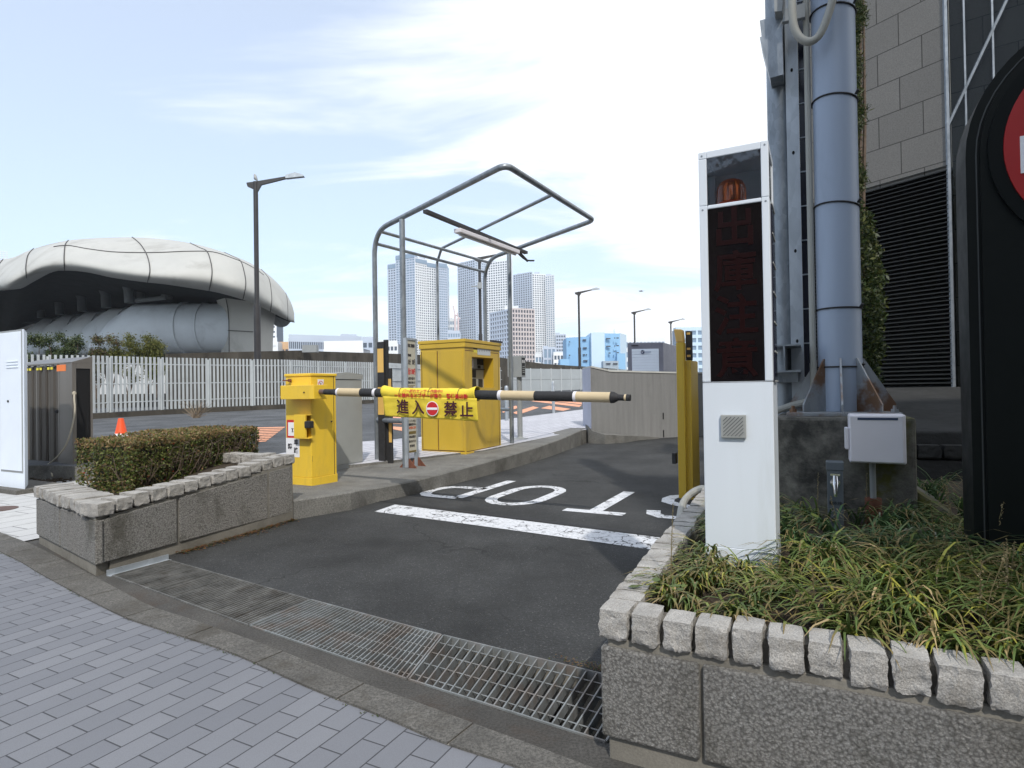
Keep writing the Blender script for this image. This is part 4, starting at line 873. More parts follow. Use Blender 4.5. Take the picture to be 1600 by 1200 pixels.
# yellow raised gate at right of the lane
rg_r = 7.05
yg = thing('raised_gate', 'tall yellow barrier machine with its arm raised, behind the white pillar', 'barrier gate', W(7.2, 1.25, 0))
def vbox(mb, x0, x1, y0, y1, r, dr, mi=0):
    l1, l0 = lat(x0, (y0 + y1) / 2, r), lat(x1, (y0 + y1) / 2, r); mb.rb(r, r + dr, l0, l1, y1 if y1 < 5 else zat(x0, y1, r), zat((x0 + x1) / 2, y0, r), mi)
q = MB(); l1, l0 = lat(1070, 660, 7.05), lat(1081, 660, 7.05); zt_ = zat(1076, 563, 7.05); q.rb(7.05, 7.5, l0, l1, 0, zt_); q.build('cabinet', m_yellow2, yg, bevel=.006)
q = MB(); l1, l0 = lat(1058, 640, 6.98), lat(1070, 640, 6.98); zt2 = zat(1062, 535, 6.98); q.rb(6.98, 7.1, l0, l1, .02, zt2); q.build('arm_housing', m_yellow2, yg, bevel=.006)
q = MB(); ca = W(7.04, (l0 + l1) / 2 + .01, zt2 + .08); q.hexa([W(6.98, l0, zt2), W(7.1, l0, zt2), W(7.1, l1, zt2), W(6.98, l1, zt2)] + [W(6.98, l0 + .015, zt2 + .15), W(7.1, l0 + .015, zt2 + .15), W(7.1, l1 + .025, zt2 + .16), W(6.98, l1 + .025, zt2 + .16)]); q.build('arm_tip', m_yband, yg, bevel=.015)
q = MB(); l1, l0 = lat(1071, 540, 7.1), lat(1081, 540, 7.1); q.rb(7.1, 7.16, l0, l1, zt_, zat(1075, 517, 7.1)); q.build('black_arm', m_blackm, yg, bevel=.012)
q = MB()
for y in (521, 545, 556): z = zat(1076, y, 7.09); q.rb(7.095, 7.1, (l0 + l1) / 2 - .02, (l0 + l1) / 2 + .02, z - .012, z + .012)
q.build('reflector', m_yband, yg)
q = MB(); l_ = lat(1056, 717, 7.0); q.rb(7.0, 7.1, l_ , l_ + .045, zat(1056, 725, 7.0), zat(1056, 708, 7.0)); q.build('sensor', m_blackm, yg, bevel=.005)
q = MB(); q.tube(dense([P(1063, 815, .5), VL(1068, 785, .95), VL(1085, 768, .9), VL(1105, 765, .8), VL(1125, 790, .7)], 6), .028, 10); tag(q.build('hose', m_cable), 'grey corrugated hose arching over the planter stones by the white pillar', 'hose')
# grey post sliver and dark building seen past the pillar
gb = thing('office_block', 'grey office block glimpsed between white pillar and galvanised post', 'building', Vector((10.6, 25, 0)))
q = MB(); pa, pb = D(1160, 590, 25), D(1300, 590, 26); zt3 = D(1200, 252, 25).z; q.hexa([Vector((p.x, p.y, z)) for z in (0, zt3) for p in (pa, pb, pb + Vector((.6, 1, 0)), pa + Vector((.6, 1, 0)))]); q.build('wall', M('office_grey', (.13, .13, .13), .7), gb)
for z in (1.6, 4.2, 6.8): 
    for k in range(5):
        q = MB(); c = pa.lerp(pb, (k + .5) / 5); c.z = z + 1.2; q.box(c - Vector((0, .06, 0)), (.7 * (pb - pa).length / 5, .1, 1.4), FX); q.build('window', flat('pane_pale', (.3, .33, .38), .1), gb)

# ---------------------------------------------------------------- boom gate
gate_r0, gate_r1 = 5.28, 5.70; gl_r, gl_l = lat(486.5, 680, 5.28), lat(447, 680, 5.28)
gz = itop(W(5.3, 5.5)); gtop = zat(470, 588, 5.28)
bg_ = thing('boom_gate', 'bright yellow boom gate cabinet with its striped arm lowered across the lane', 'barrier gate', W(5.5, (gl_r + gl_l) / 2, gz))
q = MB(); q.rb(gate_r0, gate_r1, gl_r, gl_l, gz + .1, gtop); q.build('cabinet', m_yellow, bg_, bevel=.006)
q = MB(); q.rb(gate_r0 - .012, gate_r1 + .012, gl_r - .012, gl_l + .012, gtop, gtop + .035); q.build('cap', m_yellow, bg_, bevel=.008)
q = MB(); q.rb(gate_r0 - .006, gate_r1 + .006, gl_r - .006, gl_l + .006, gz - .01, gz + .1); q.build('plinth', m_yellow, bg_, bevel=.004)
q = MB(); q.rb(gate_r1 - .045, gate_r1 - .037, gl_r - .0015, gl_r + .01, gz + .1, gtop); q.build('door_gap', m_blk, bg_)
mr0 = 5.12; bx_l1, bx_l0 = lat(438, 613, mr0), lat(486, 613, mr0); bz_1, bz_0 = zat(460, 602, mr0), zat(460, 624, mr0)
q = MB(); q.rb(mr0, 5.34, bx_l0 - .045, bx_l1, bz_0, bz_1); q.build('arm_mount', m_yellow, bg_, bevel=.006)
q = MB(); s0_, s1_ = lat(459, 672, 5.2), lat(477, 672, 5.2); q.rb(5.2, 5.225, s1_, s0_, zat(468, 684, 5.2), zat(468, 648, 5.2)); q.rb(5.225, 5.28, s0_ - .02, s0_, zat(468, 684, 5.2), zat(468, 648, 5.2)); q.rb(5.2, 5.28, s1_ - .045, s0_, zat(468, 684, 5.2) - .012, zat(468, 684, 5.2)); q.rb(5.225, 5.28, s1_ - .04, s0_, zat(468, 648, 5.2) - .01, zat(468, 648, 5.2)); q.build('sensor_bracket', m_yellow, bg_, bevel=.004)
q = MB(); q.rb(5.19, 5.27, s1_ - .075, s1_ + .01, zat(478, 669, 5.2), zat(478, 658, 5.2)); q.build('sensor', m_blackm, bg_, bevel=.012)
def front_quad(x0, x1, y0, y1, r, m, name, parent, th=.002):
    q = MB(); l1, l0 = lat(x0, (y0 + y1) / 2, r), lat(x1, (y0 + y1) / 2, r); q.rb(r - th, r, l0, l1, zat((x0 + x1) / 2, y1, r), zat((x0 + x1) / 2, y0, r)); return q.build(name, m, parent)
front_quad(448.5, 466, 656, 684, 5.28, m_red, 'pictogram_border', bg_, .0015); front_quad(450.5, 465, 660, 681, 5.28, m_wht, 'pictogram_panel', bg_, .003)
q = MB(); c = VR(457, 672, 5.276)
q.prism([c + (-L * a + Z * b_) * .0075 for a, b_ in ((-2.2, 3.5), (-.8, 2.2), (.2, 3.6), (1.2, 2.4), (2.2, 3.2), (2.4, 2.4), (1.2, 1.2), (.8, -.4), (2.2, -3.6), (1.3, -3.8), (.2, -1.6), (-.6, -3.8), (-1.6, -3.6), (-.8, -.6), (-.8, .8), (-2.6, 2.4))], -R * .001); q.build('pictogram_figure', m_blk, bg_)
front_quad(447.3, 468, 684.5, 714, 5.28, m_wht, 'notice_panel', bg_, .0015)
for chs, x, y in (('車', 462.5, 691.5), ('路', 462.5, 704.5), ('禁', 453, 698)): text(chs, VR(x, y, 5.2775), -L, Z, .075, m_blk, 'notice_lettering', bg_, .002)
# hand sticker on the right face
def right_pt(x, y, l): return VL(x, y, l)
c = VL(501, 601, gl_r); q = MB(); q.box(c - L * .001, (.1, .002, .13)); q.build('sticker', m_wht, bg_)
q = MB(); c2_ = c - L * .0025; q.tube([c2_ + R * math.cos(a) * .04 + Z * math.sin(a) * .045 for a in [i * math.pi / 12 for i in range(25)]], .0035, 5, caps=False); q.tube([c2_ - R * .028 + Z * .032, c2_ + R * .028 - Z * .032], .0035, 5); q.build('prohibition_ring', m_red, bg_)
q = MB()
for k in range(4): q.box(c2_ + R * (-.014 + k * .009) + Z * (.008 + .004 * (k % 2)), (.005, .001, .03))
q.box(c2_ - Z * .012, (.034, .001, .024)); q.build('hand_symbol', m_grey, bg_)
q = MB(); c = VR(454, 594.5, 5.27); q.lathe(c, [(.001, 0), (.02, 0), (.02, .03), (.001, .03)], 10, (L, Z, -R)); q.tube([c - R * .03, c - R * .04 + L * .06, c - R * .04 + L * .09 ], .008, 8); q.build('key_lever', m_rust, bg_)
q = MB(); c = VR(475.5, 613, mr0); q.lathe(c, [(.001, 0), (.008, 0), (.008, .012), (.001, .012)], 8, (L, Z, -R)); q.build('screw', m_blackm, bg_)
# arm
br_ = 5.22; e0, e1 = VR(494, 612, br_), VR(985, 621.5, br_)
def onb(x): 
    a, b_ = e0, e1
    lo, hi = 0, 1
    for _ in range(40):
        t = (lo + hi) / 2; p = a.lerp(b_, t); v = p - CO; xx = 800 + F * v.dot(CR) / v.dot(FWD)
        if xx < x: lo = t
        else: hi = t
    return a.lerp(b_, lo)
m_cream = M('cream_sleeve', (.56, .45, .28), .6, var=.05, dirt=.2, dcol=(.35, .26, .15), dsc=20)
arm = MB(); segs = [(488, 508, .03, .03, 4), (508, 521, .034, .034, 1), (521, 528, .034, .047, 1), (528, 531, .047, .048, 3), (531, 565, .048, .048, 2), (565, 585, .048, .048, 1), (585, 589, .05, .05, 3), (589, 746, .048, .048, 1), (746, 780, .048, .048, 1), (780, 785, .05, .05, 3), (785, 836.5, .048, .048, 2), (836.5, 897, .048, .048, 1), (897, 901.5, .05, .05, 3), (901.5, 955, .048, .048, 2), (955, 960, .055, .05, 1), (960, 966, .05, .03, 1), (966, 976, .028, .028, 1), (976, 979, .03, .03, 2), (979, 985, .03, .03, 1)]
for a, b_, r0_, r1_, mi in segs: arm.tube([onb(a), onb(b_)], [r0_, r1_], 20, mi)
arm.build('boom_arm', [m_galv, m_blackm, m_cream, m_whitebox, M('heat_stained_steel', (.16, .12, .14), .4, .5, var=.3, sc=12)], bg_)
# banner
bn = thing('warning_banner', 'yellow cloth banner reading no entry in Japanese, tied to the lowered barrier arm', 'banner', onb(675) - Z * .1)
m_cloth = M('yellow_cloth', (.78, .6, .05), .75, var=.05, sc=6, bump=.004, bsc=25)
rows = []; nb_c = 60
for i in range(nb_c + 1):
    x = 601 + (747 - 601) * i / nb_c; p = onb(x); t = i / nb_c; endf = max(0, 1 - min(t, 1 - t) / .10); row = []
    for k in range(20):
        a = 2 * math.pi * k / 20; rr = .059 + .004 * noise.noise(Vector((t * 14, a * 1.5, 1))) + .004 * abs(math.sin(t * 11)) + endf * .026 * max(0, math.cos(a - 1.2)) - (.004 if any(abs(x - tx) < 2.2 for tx in (629, 674, 720)) else 0)
        row.append(p - R * math.cos(a) * rr + Z * math.sin(a) * rr)
    rows.append(row)
q = MB(); q.grid(rows, 0, True); q.build('wrap', m_cloth, bn, solid=.002)
rows = []; bot = []
for i in range(nb_c + 1):
    t = i / nb_c; x = 603 + (749 - 603) * t; p = onb(x); zt_b = p.z - .035; zb_b = zat(x, 650 + 8 * t, br_) ; row = []
    for k in range(13):
        v = k / 12; wv_ = .010 * math.sin(t * 19 + v * 1.2) * v + .005 * math.sin(t * 47 + 2) * v ** 2 + .006 * noise.noise(Vector((t * 6, v * 4, 0)))
        row.append(W(br_ - .054 + .02 * v + wv_, p.dot(L), zt_b + (zb_b - zt_b) * v))
    rows.append(row)
q = MB(); q.grid(rows); q.build('hanging_sheet', m_cloth, bn, solid=.002)
def bant(s, x, y, sz, m, bold): 
    c = VR(x, y, br_ - .07); return text(s, c, -L, Z, sz, m, 'banner_lettering', bn, bold)
def clothtext(s, x, y, sz, m, bold):
    o = bant(s, x, y, sz, m, bold)
for s, x, y in (('進', 629, 637), ('入', 653, 638), ('禁', 704, 641), ('止', 729, 642)): bant(s, x, y, .165, m_maroon, .0032)
c = VR(675.5, 638.5, br_ - .068); q = MB(); q.lathe(c, [(.001, 0), (.078, 0), (.078, .002), (.001, .002)], 32, (L, Z, -R)); q.build('no_entry_rim', m_wht, bn); q = MB(); q.lathe(c - R * .002, [(.001, 0), (.07, 0), (.07, .002), (.001, .002)], 32, (L, Z, -R)); q.build('no_entry_disc', m_red, bn)
q = MB(); q.box(c - R * .0055, (.002, .13, .024)); q.build('no_entry_bar', m_wht, bn)
d_arm = (onb(740) - onb(610)).normalized()
text('ーに触れるとブザーが鳴り　警備員出動', onb(677) - R * .066 - Z * .022, d_arm, Z, .052, m_red, 'banner_lettering', bn, .001)
text('バー折れセンサー作動中!!', onb(665) - R * .06 + Z * .028, d_arm, (Z * .85 + R * .5).normalized(), .045, m_redp, 'banner_lettering', bn, .0005)
for x in (629, 674, 720):
    q = MB(); p = onb(x); q.tube([p - R * math.cos(a) * .064 + Z * math.sin(a) * .064 for a in [i * math.pi / 10 for i in range(21)]], .0028, 5, caps=False); q.build('tie', m_blackm, bn)

q = MB(); q.lathe(W(gate_r1 - .09, gl_r, (gz + gtop) / 2 + .1), [(.001, 0), (.014, 0), (.012, .012), (.001, .012)], 12, (R, Z, -L)); q.build('lock', m_chrome, bg_)
for z_ in (gz + .3, gtop - .2): q = MB(); q.rb(gate_r0 + .004, gate_r0 + .012, gl_r - .008, gl_r, z_, z_ + .07); q.build('hinge', m_yellow2, bg_)
# grey cabinet behind
gcr0 = 6.32; gl0 = lat(517, 660, gcr0); gl1 = lat(446, 640, gcr0); zt_g = zat(517, 583, gcr0); gr1 = VL(566, 650, gl0).dot(R); gzz = itop(W(6.4, 6))
gcab = thing('utility_cabinet', 'grey steel utility cabinet standing behind the yellow boom gate', 'cabinet', W(6.9, (gl0 + gl1) / 2, gzz))
q = MB(); q.rb(gcr0, gr1, gl0, gl1, gzz + .08, zt_g - .09); q.build('body', m_grey, gcab, bevel=.004)
q = MB(); q.rb(gcr0 - .01, gr1 + .01, gl0 - .01, gl1 + .01, zt_g - .085, zt_g - .01); q.prism([W(gcr0 - .01, gl0 - .01, zt_g - .01), W(gr1 + .01, gl0 - .01, zt_g - .01), W((gcr0 + gr1) / 2, gl0 - .01, zt_g + .02)], L * (gl1 - gl0 + .02)); q.build('lid', m_grey, gcab, bevel=.004)
q = MB(); q.rb(gcr0 + .005, gr1 - .005, gl0 + .005, gl1, gzz - .02, gzz + .08); q.build('plinth', m_greyb, gcab)

# ---------------------------------------------------------------- pay machine
pr_0 = 8.53; pl_near = lat(727, 640, pr_0); pl_far = lat(658, 640, pr_0); pr_1 = VL(782, 640, pl_near).dot(R); zpt = zat(727, 529, pr_0); zpb = zat(727, 713, pr_0)
pm = thing('pay_machine', 'large yellow parking pay machine with a recessed payment panel, under the bare canopy', 'pay machine', W((pr_0 + pr_1) / 2, (pl_near + pl_far) / 2, zpb))
def R_on(x, y): return VL(x, y, pl_near)
ro0, ro1 = R_on(737.5, 580).dot(R), R_on(771, 580).dot(R); zo1, zo0 = R_on(735, 557).z, R_on(737, 606).z
q = MB(); D1 = .22
q.rb(pr_0, pr_1, pl_near + D1, pl_far, zpb + .06, zpt - .14); q.rb(pr_0, ro0, pl_near, pl_near + D1, zpb + .06, zpt - .14); q.rb(ro1, pr_1, pl_near, pl_near + D1, zpb + .06, zpt - .14)
q.rb(ro0, ro1, pl_near, pl_near + D1, zpb + .06, zo0); q.rb(ro0, ro1, pl_near, pl_near + D1, zo1, zpt - .14); q.build('body', m_yellow2, pm)
q = MB(); q.rb(pr_0 - .02, pr_1 + .02, pl_near - .02, pl_far + .02, zpt - .14, zpt - .06); q.rb(pr_0 - .03, pr_1 + .03, pl_near - .03, pl_far + .03, zpt - .055, zpt); q.build('roof_cap', m_yellow2, pm, bevel=.006)
q = MB(); q.rb(pr_0 - .008, pr_1 + .008, pl_near - .008, pl_far + .008, zpb - .04, zpb + .06); q.build('plinth', m_yellow2, pm, bevel=.004)
for x0_, x1_ in ((661, 683), (686, 724)):
    q = MB(); a, b_ = lat(x0_, 640, pr_0), lat(x1_, 640, pr_0); q.rb(pr_0 - .008, pr_0, b_, a, zpb + .09, zpt - .19); q.build('door_panel', m_yellow2, pm, bevel=.003)
q = MB()
for x_ in (660, 684.6): a = lat(x_, 640, pr_0); q.rb(pr_0 - .0015, pr_0, a - .006, a + .006, zpb + .085, zpt - .185)
q.rb(pr_0 - .0015, pr_0, pl_near + .02, pl_far - .02, zpb + .075, zpb + .085); q.rb(pr_0 + .03, pr_1 - .05, pl_near - .0015, pl_near, zpb + .07, zpb + .08); q.rb(pr_1 - .06, pr_1 - .05, pl_near - .0015, pl_near, zpb + .08, zpt - .2); q.rb(pr_0 + .02, pr_1 - .05, pl_near - .0015, pl_near, zpt - .2, zpt - .19); q.build('panel_gap', m_maroon, pm)
for z_ in (zpb + .9,): q = MB(); q.lathe(W(pr_0 - .008, lat(689, 640, pr_0), z_), [(.001, 0), (.022, 0), (.02, .012), (.001, .012)], 12, (L, Z, -R)); q.rb(pr_0 - .03, pr_0 - .02, lat(689, 640, pr_0) - .01, lat(689, 640, pr_0) + .01, z_ - .05, z_ + .05); q.build('door_handle', m_chrome, pm)
rp_ = pl_near + D1 - .01; fw_ = ro1 - ro0; fh = zo1 - zo0
q = MB(); q.rb(ro0 + .001, ro1 - .001, rp_, rp_ + .005, zo0 + .001, zo1 - .001); q.build('payment_panel', M('panel_steel', (.32, .34, .34), .4), pm)
def pb_(u0, u1, v0, v1, m, name, th=.012):
    q = MB(); q.rb(ro0 + fw_ * u0, ro0 + fw_ * u1, rp_ - th, rp_ - .0005, zo0 + fh * v0, zo0 + fh * v1); return q.build(name, m, pm, bevel=.003)
pb_(.08, .62, .35, .60, m_blackm, 'screen'); pb_(.1, .32, .03, .30, m_blackm, 'bill_slot'); pb_(.42, .62, .03, .30, m_blackm, 'card_slot'); pb_(.74, .93, .03, .30, m_blackm, 'receipt_slot'); pb_(.14, .42, .68, .96, m_whitebox, 'camera_housing', .05); pb_(.2, .36, .71, .92, m_black, 'camera_lens', .055); pb_(.70, .98, .78, .98, m_blackm, 'speaker'); pb_(.72, .84, .66, .76, m_blackm, 'coin_slot'); pb_(.0, 1, .615, .64, m_blk, 'panel_ledge', .03)
def on_right(x0_, x1_, y0_, y1_, m, name, th=.002):
    a, b_ = R_on(x0_, (y0_ + y1_) / 2), R_on(x1_, (y0_ + y1_) / 2); q = MB(); q.rb(a.dot(R), b_.dot(R), pl_near - th, pl_near, R_on((x0_ + x1_) / 2, y1_).z, R_on((x0_ + x1_) / 2, y0_).z); return q.build(name, m, pm)
on_right(746, 766, 543.5, 555, flat('pale_print', (.5, .53, .56), .4), 'instruction_plate'); on_right(739.5, 745.5, 543, 545.5, m_blk, 'top_plate'); on_right(740, 745.5, 547, 551, flat('lemon_print', (.7, .6, .05), .5), 'yellow_plate')
on_right(765, 783, 532.5, 535, m_blk, 'name_strip', .035)
for k in range(5): text('■', R_on(749 + k * 3.8, 548.5) - L * .003, R, Z, .04, m_grey, 'plate_symbol', pm)

# ---------------------------------------------------------------- bare steel canopy
cpy = thing('canopy_frame', 'bare grey steel canopy frame without a roof, over the pay machine', 'canopy frame', W(8.5, 5.5, .2))
q1 = P(589.5, 720, .22); q4 = D(752, 690, 12.3); q4.z = .3
T1 = Vector((q1.x, q1.y, D(583, 385, q1.y).z)); TL = D(601, 351, q1.y - .35); NR = D(787, 262, 7.0); NR2 = D(802, 266, 7.15); RT = D(922, 341, 9.6); RT2 = D(920, 349, 9.9); FL = D(790, 397, 12.0); F4 = D(757, 425, 12.3); q4 = Vector((F4.x, F4.y, .3))
def smooth(pts, k=5, rads=None):
    out = [pts[0]]
    for i in range(1, len(pts) - 1):
        a, b_, c = pts[i - 1], pts[i], pts[i + 1]; d = min((a - b_).length, (c - b_).length, rads[i - 1] if rads else .38) ; s_ = b_ + (a - b_).normalized() * d; e = b_ + (c - b_).normalized() * d
        for j in range(k + 1): t = j / k; out.append(s_.lerp(b_, t).lerp(b_.lerp(e, t), t))
    return out + [pts[-1]]
C1 = Vector((q1.x, q1.y, D(583, 362, q1.y).z)); C4 = Vector((F4.x, F4.y, D(755, 407, F4.y).z)); NC = D(790, 257, 7.05); RC = D(928, 344, 9.75)
q = MB(); q.tube(smooth([q1, C1, NC, RC, C4, q4], 8, (.4, .17, .16, .5)), .038, 14); q.build('hoop_tube', m_galv, cpy)
def frpost(xb, yb, zb_, xt, yt, rad, name='post', mat=m_galv):
    b0 = P(xb, yb, zb_); t_ = D(xt, yt, b0.y); q = MB(); q.tube([b0, Vector((b0.x, b0.y, t_.z))], rad, 12); q.build(name, mat, cpy); return b0, t_
p2b, p2t = frpost(633.5, 731, .19, 631, 343, .042); p3b, p3t = frpost(800, 692, .28, 796, 397, .042)
b5 = D(684, 640, 12.0); t5 = D(683, 410, 12.0); k5 = D(690, 388, 11.6); e5 = D(863, 304, 8.3)
q = MB(); q.tube([Vector((t5.x, t5.y, .25)), t5, k5, e5], .026, 10); q.build('middle_rod', m_galv, cpy)
q = MB(); q.tube([D(592, 361, q1.y), D(763, 410, F4.y - .2)], .026, 10); q.tube([Vector((q1.x, q1.y, D(586, 380, q1.y).z)), Vector((F4.x, F4.y, D(757, 425, F4.y).z))], .026, 10); q.build('cross_rod', m_galv, cpy)
lp0, lp1 = D(664, 330, 8.75), D(822, 395, 11.4); q = MB(); dd = (lp1 - lp0).normalized(); sd_ = dd.cross(Z).normalized(); up_ = sd_.cross(dd)
q.box((lp0 + lp1) / 2, ((lp1 - lp0).length, .075, .05), (dd, sd_, up_)); q.build('light_rail', m_darkmetal, cpy)
f0, f1 = D(714, 356, 9.4), D(808, 391, 10.9); f0 -= Z * .04; f1 -= Z * .04; dd = (f1 - f0).normalized(); sd_ = dd.cross(Z).normalized(); up_ = sd_.cross(dd) 
q = MB(); q.box((f0 + f1) / 2 , ((f1 - f0).length, .13, .07), (dd, sd_, up_)); fx = q.build('light_fitting', m_whitebox, cpy, bevel=.01)
q = MB(); q.tube([f0 + dd * .06 - up_ * .055 - sd_ * .0, f1 - dd * .06 - up_ * .055], .017, 12); q.build('fluorescent_tube', m_wht, fx)
q = MB(); q.tube(dense([f1, f1 + dd * .3 - up_ * .08, f1 + dd * .6 - up_ * .04], 4), .016, 8); q.tube([lp1 - dd * .35 , lp1 + dd * .05 - Z * .15], .022, 8); q.build('cable', m_blackm, cpy)
for y_ in (656,): q = MB(); a = D(590, y_, q1.y); b_ = D(633, y_ + 2, p2b.y); q.tube([a, b_], .04, 12); q.build('hand_rail', m_galv, cpy)
q = MB(); a = D(760, 640, 12.6); b_ = Vector((p3b.x, p3b.y, D(800, 640, p3b.y).z)); q.tube([a, b_], .035, 12); q.build('hand_rail', m_galv, cpy)

# sign board with brackets
sr0 = p2b.dot(R) - .02; sll = p2b.dot(L) - .06; sr1 = VL(650.5, 640, sll).dot(R); sz1, sz0 = VL(633, 530, sll).z, VL(634, 709, sll).z
bo = thing('notice_board', 'tall narrow parking fee notice board on bracketed posts, left of the pay machine', 'notice board', W((sr0 + sr1) / 2, sll, .2))
q = MB(); q.rb(sr0, sr1, sll, sll + .03, sz0, sz1); q.build('board', M('cream_board', (.5, .47, .38), .5, var=.04), bo, bevel=.002)
q = MB(); q.rb(sr0 - .02, sr0 + .015, sll - .015, sll + .04, .2, sz1 + .02); q.rb(sr1 - .01, sr1 + .02, sll - .015, sll + .04, .2, sz1 + .02); q.rb(sr0, sr1, sll - .012, sll + .035, sz1 - .005, sz1 + .025); q.build('frame', m_galvl, bo)
q = MB()
for r_ in (sr0, sr1):
    for s_ in (-1, 1): q.prism([W(r_, sll, .19), W(r_, sll + s_ * .16, .19), W(r_, sll + s_ * .02, .33)], R * .012)
    q.rb(r_ - .08, r_ + .08, sll - .16, sll + .16, .175, .185)
q.build('foot_bracket', m_rust, bo)
sw_ = sr1 - sr0; sh = sz1 - sz0; cxm = (sr0 + sr1) / 2
def bt(s, v, sz, m, bold=0, u=.5): text(s, W(sr0 + sw_ * u, sll - .002, sz0 + sh * v), R, Z, sz * .8, m, 'board_lettering', bo, bold, fit=sw_ * .8 * (1 - abs(u - .5) * 1.6))
bt('駐車場ご利用案内', .945, .07, m_blk, .001); bt('営業時間', .86, .055, m_blk, 0, .25); bt('30分　300円', .80, .12, m_blk, .001, .55); bt('最大 3000円', .715, .13, m_red, .001, .55); bt('当日限り有効です', .655, .06, m_blk); bt('ご精算は出口でお願いします', .62, .05, m_blk)
q = MB(); q.rb(sr0 + .03, sr1 - .03, sll - .002, sll, sz0 + sh * .545, sz0 + sh * .595); q.rb(sr0 + .02, sr1 - .02, sll - .002, sll, sz0 + sh * .165, sz0 + sh * .19); q.rb(sr0 + .02, sr1 - .02, sll - .002, sll, sz0 + sh * .005, sz0 + sh * .02); q.build('brown_band', flat('olive_print', (.16, .11, .025), .5), bo)
text('ご注意', W(cxm, sll - .004, sz0 + sh * .57), R, Z, .06, m_wht, 'board_lettering', bo)
for k, v in enumerate((.51, .48, .44, .39, .35, .32, .28, .25, .22)): bt(('車上荷物は置かないで下さい', '場内は徐行して下さい', '火気厳禁', '防犯カメラ作動中', '一方通行', 'アイドリング禁止', 'エンジン停止', '事故盗難は責任を負いません', '指定場所に駐車')[k], v, .05, m_redp if k in (3, 8) else m_blk)
for k, v in enumerate((.14, .10, .06)): bt(('ご不明な点は管理室まで', 'お問い合わせ下さい', '管理者')[k], v, .05, m_blk)

# striped board pair
for k, (x0_, x1_, y0_, cuts_, lab) in enumerate(((590.5, 600.5, 534, [(545, 582), (605, 648)], 'taller black and amber striped board beside the canopy post'), (603.5, 612, 576, [(592, 606), (659, 691)], 'shorter black and amber striped board, right of the taller one'))):
    r_ = q1.dot(R) - .12 + k * .05; q = MB(); a, b_ = lat(x0_, 640, r_), lat(x1_, 640, r_); z1_ = zat(595, y0_, r_); q.rb(r_, r_ + .03, b_, a, .2, z1_); o = tag(q.build('striped_board', m_blackm, base=W(r_, a, .2), bevel=.004), lab, 'striped board', 'striped boards by the canopy')
    for c0, c1 in cuts_: q = MB(); q.rb(r_ - .002, r_ - .0002, b_ + .004, a - .004, zat(x0_, c1, r_), zat(x0_, c0, r_)); q.build('amber_stripe', m_yband, o)
    if k == 0: q = MB(); r2 = r_ + .04; q.rb(r2, r2 + .03, lat(606, 600, r2), lat(600, 600, r2), .2, zat(600, 531, r2)); q.build('backing_post', m_blackm, o)
# meter box on post, bollards
mp_ = thing('intercom_post', 'grey control box on a flanged post, right of the pay machine', 'control box', W(11.2, 5.1, .28))
q = MB(); c = VR(811, 573, 11.0); q.box(c, (.2, .2, .44)); q.box(c + L * .14 + R * .02, (.24, .16, .42)); q.build('box', m_greyb, mp_, bevel=.008)
q = MB(); c2_ = c - R * .102 - L * .03; q.box(c - L * .101, (.15, .004, .36)); q.build('black_panel', m_blackm, mp_, bevel=.002)
text('係員', c - L * .104 + Z * .1, R, Z, .07, m_wht, 'panel_lettering', mp_)
q = MB()
for k in range(4): q.box(c - L * .104 - Z * (.0 + k * .04), (.1, .002, .012))
q.build('panel_line', m_grey, mp_)
q = MB(); b0 = Vector((c.x, c.y, .28)); q.tube([b0, Vector((c.x, c.y, c.z - .2))], .055, 14); q.lathe(b0, [(.001, 0), (.16, 0), (.16, .015), (.07, .03), (.05, .06)], 18); q.build('post', m_greyb, mp_)
def bollard(x, y, h, lab):
    b0 = PS(x, y); q = MB(); r_ = .055; q.lathe(b0, [(.001, 0), (r_, 0), (r_, h - .03), (r_ * .75, h), (.001, h)], 16); q.lathe(b0, [(r_, h * .88), (r_ + .004, h * .88), (r_ + .004, h * .93), (r_, h * .93)], 16)
    return tag(q.build('bollard', m_galvl, base=b0), lab, 'bollard', 'bollards along the pale footway')
bollard(865, 645.5, 1.15, 'slim steel bollard in front of the grey panels, near the ramp wall'); bollard(792, 657, 1.05, 'slim steel bollard half hidden by the canopy post'); 

# ---------------------------------------------------------------- ramp wall, truck box
rwl = thing('ramp_wall', 'streaked grey concrete ramp wall with a pale end face', 'wall', W(14, 4.6, 0))
w0, w1, w2_ = P(925, 690, 0), P(1060, 683, 0), None; w2_ = w0 + (w1 - w0) * 2.2
zA = D(928, 574, w0.y).z; zB = D(958, 581, w0.lerp(w1, .22).y).z; zC = D(1060, 583.5, w1.y).z; dwn = (w1 - w0).normalized(); nin = Vector((-dwn.y, dwn.x, 0)); nin = nin if nin.dot(L) > 0 or nin.y > 0 else -nin
nin = L * .6 + R * .4; nin.normalize(); wb = w0.lerp(w1, .22); wc_ = w2_
q = MB(); prof = [w0 - Z * .8, wc_ - Z * .8, Vector((wc_.x, wc_.y, zC - .03)), Vector((w1.x, w1.y, zC)), Vector((wb.x, wb.y, zB)), Vector((w0.x, w0.y, zA))]
endL = P(912, 684, .0); vec = Vector((endL.x - w0.x, endL.y - w0.y, 0)); q.prism(prof, vec); q.build('wall', m_rampwall, rwl)
q = MB(); cpv = [Vector((p.x, p.y, z)) for p, z in ((w0, zA), (wb, zB), (w1, zC), (wc_, zC - .03))]
for i in range(3): a, b_ = cpv[i], cpv[i + 1]; o_ = (a - b_).normalized() * 0; q.hexa([a - vec * .015, b_ - vec * .015, b_ + vec * 1.015, a + vec * 1.015, a - vec * .015 + Z * .04, b_ - vec * .015 + Z * .04, b_ + vec * 1.015 + Z * .04, a + vec * 1.015 + Z * .04])
q.build('coping', M('pale_cap', (.5, .5, .47), .8), rwl)
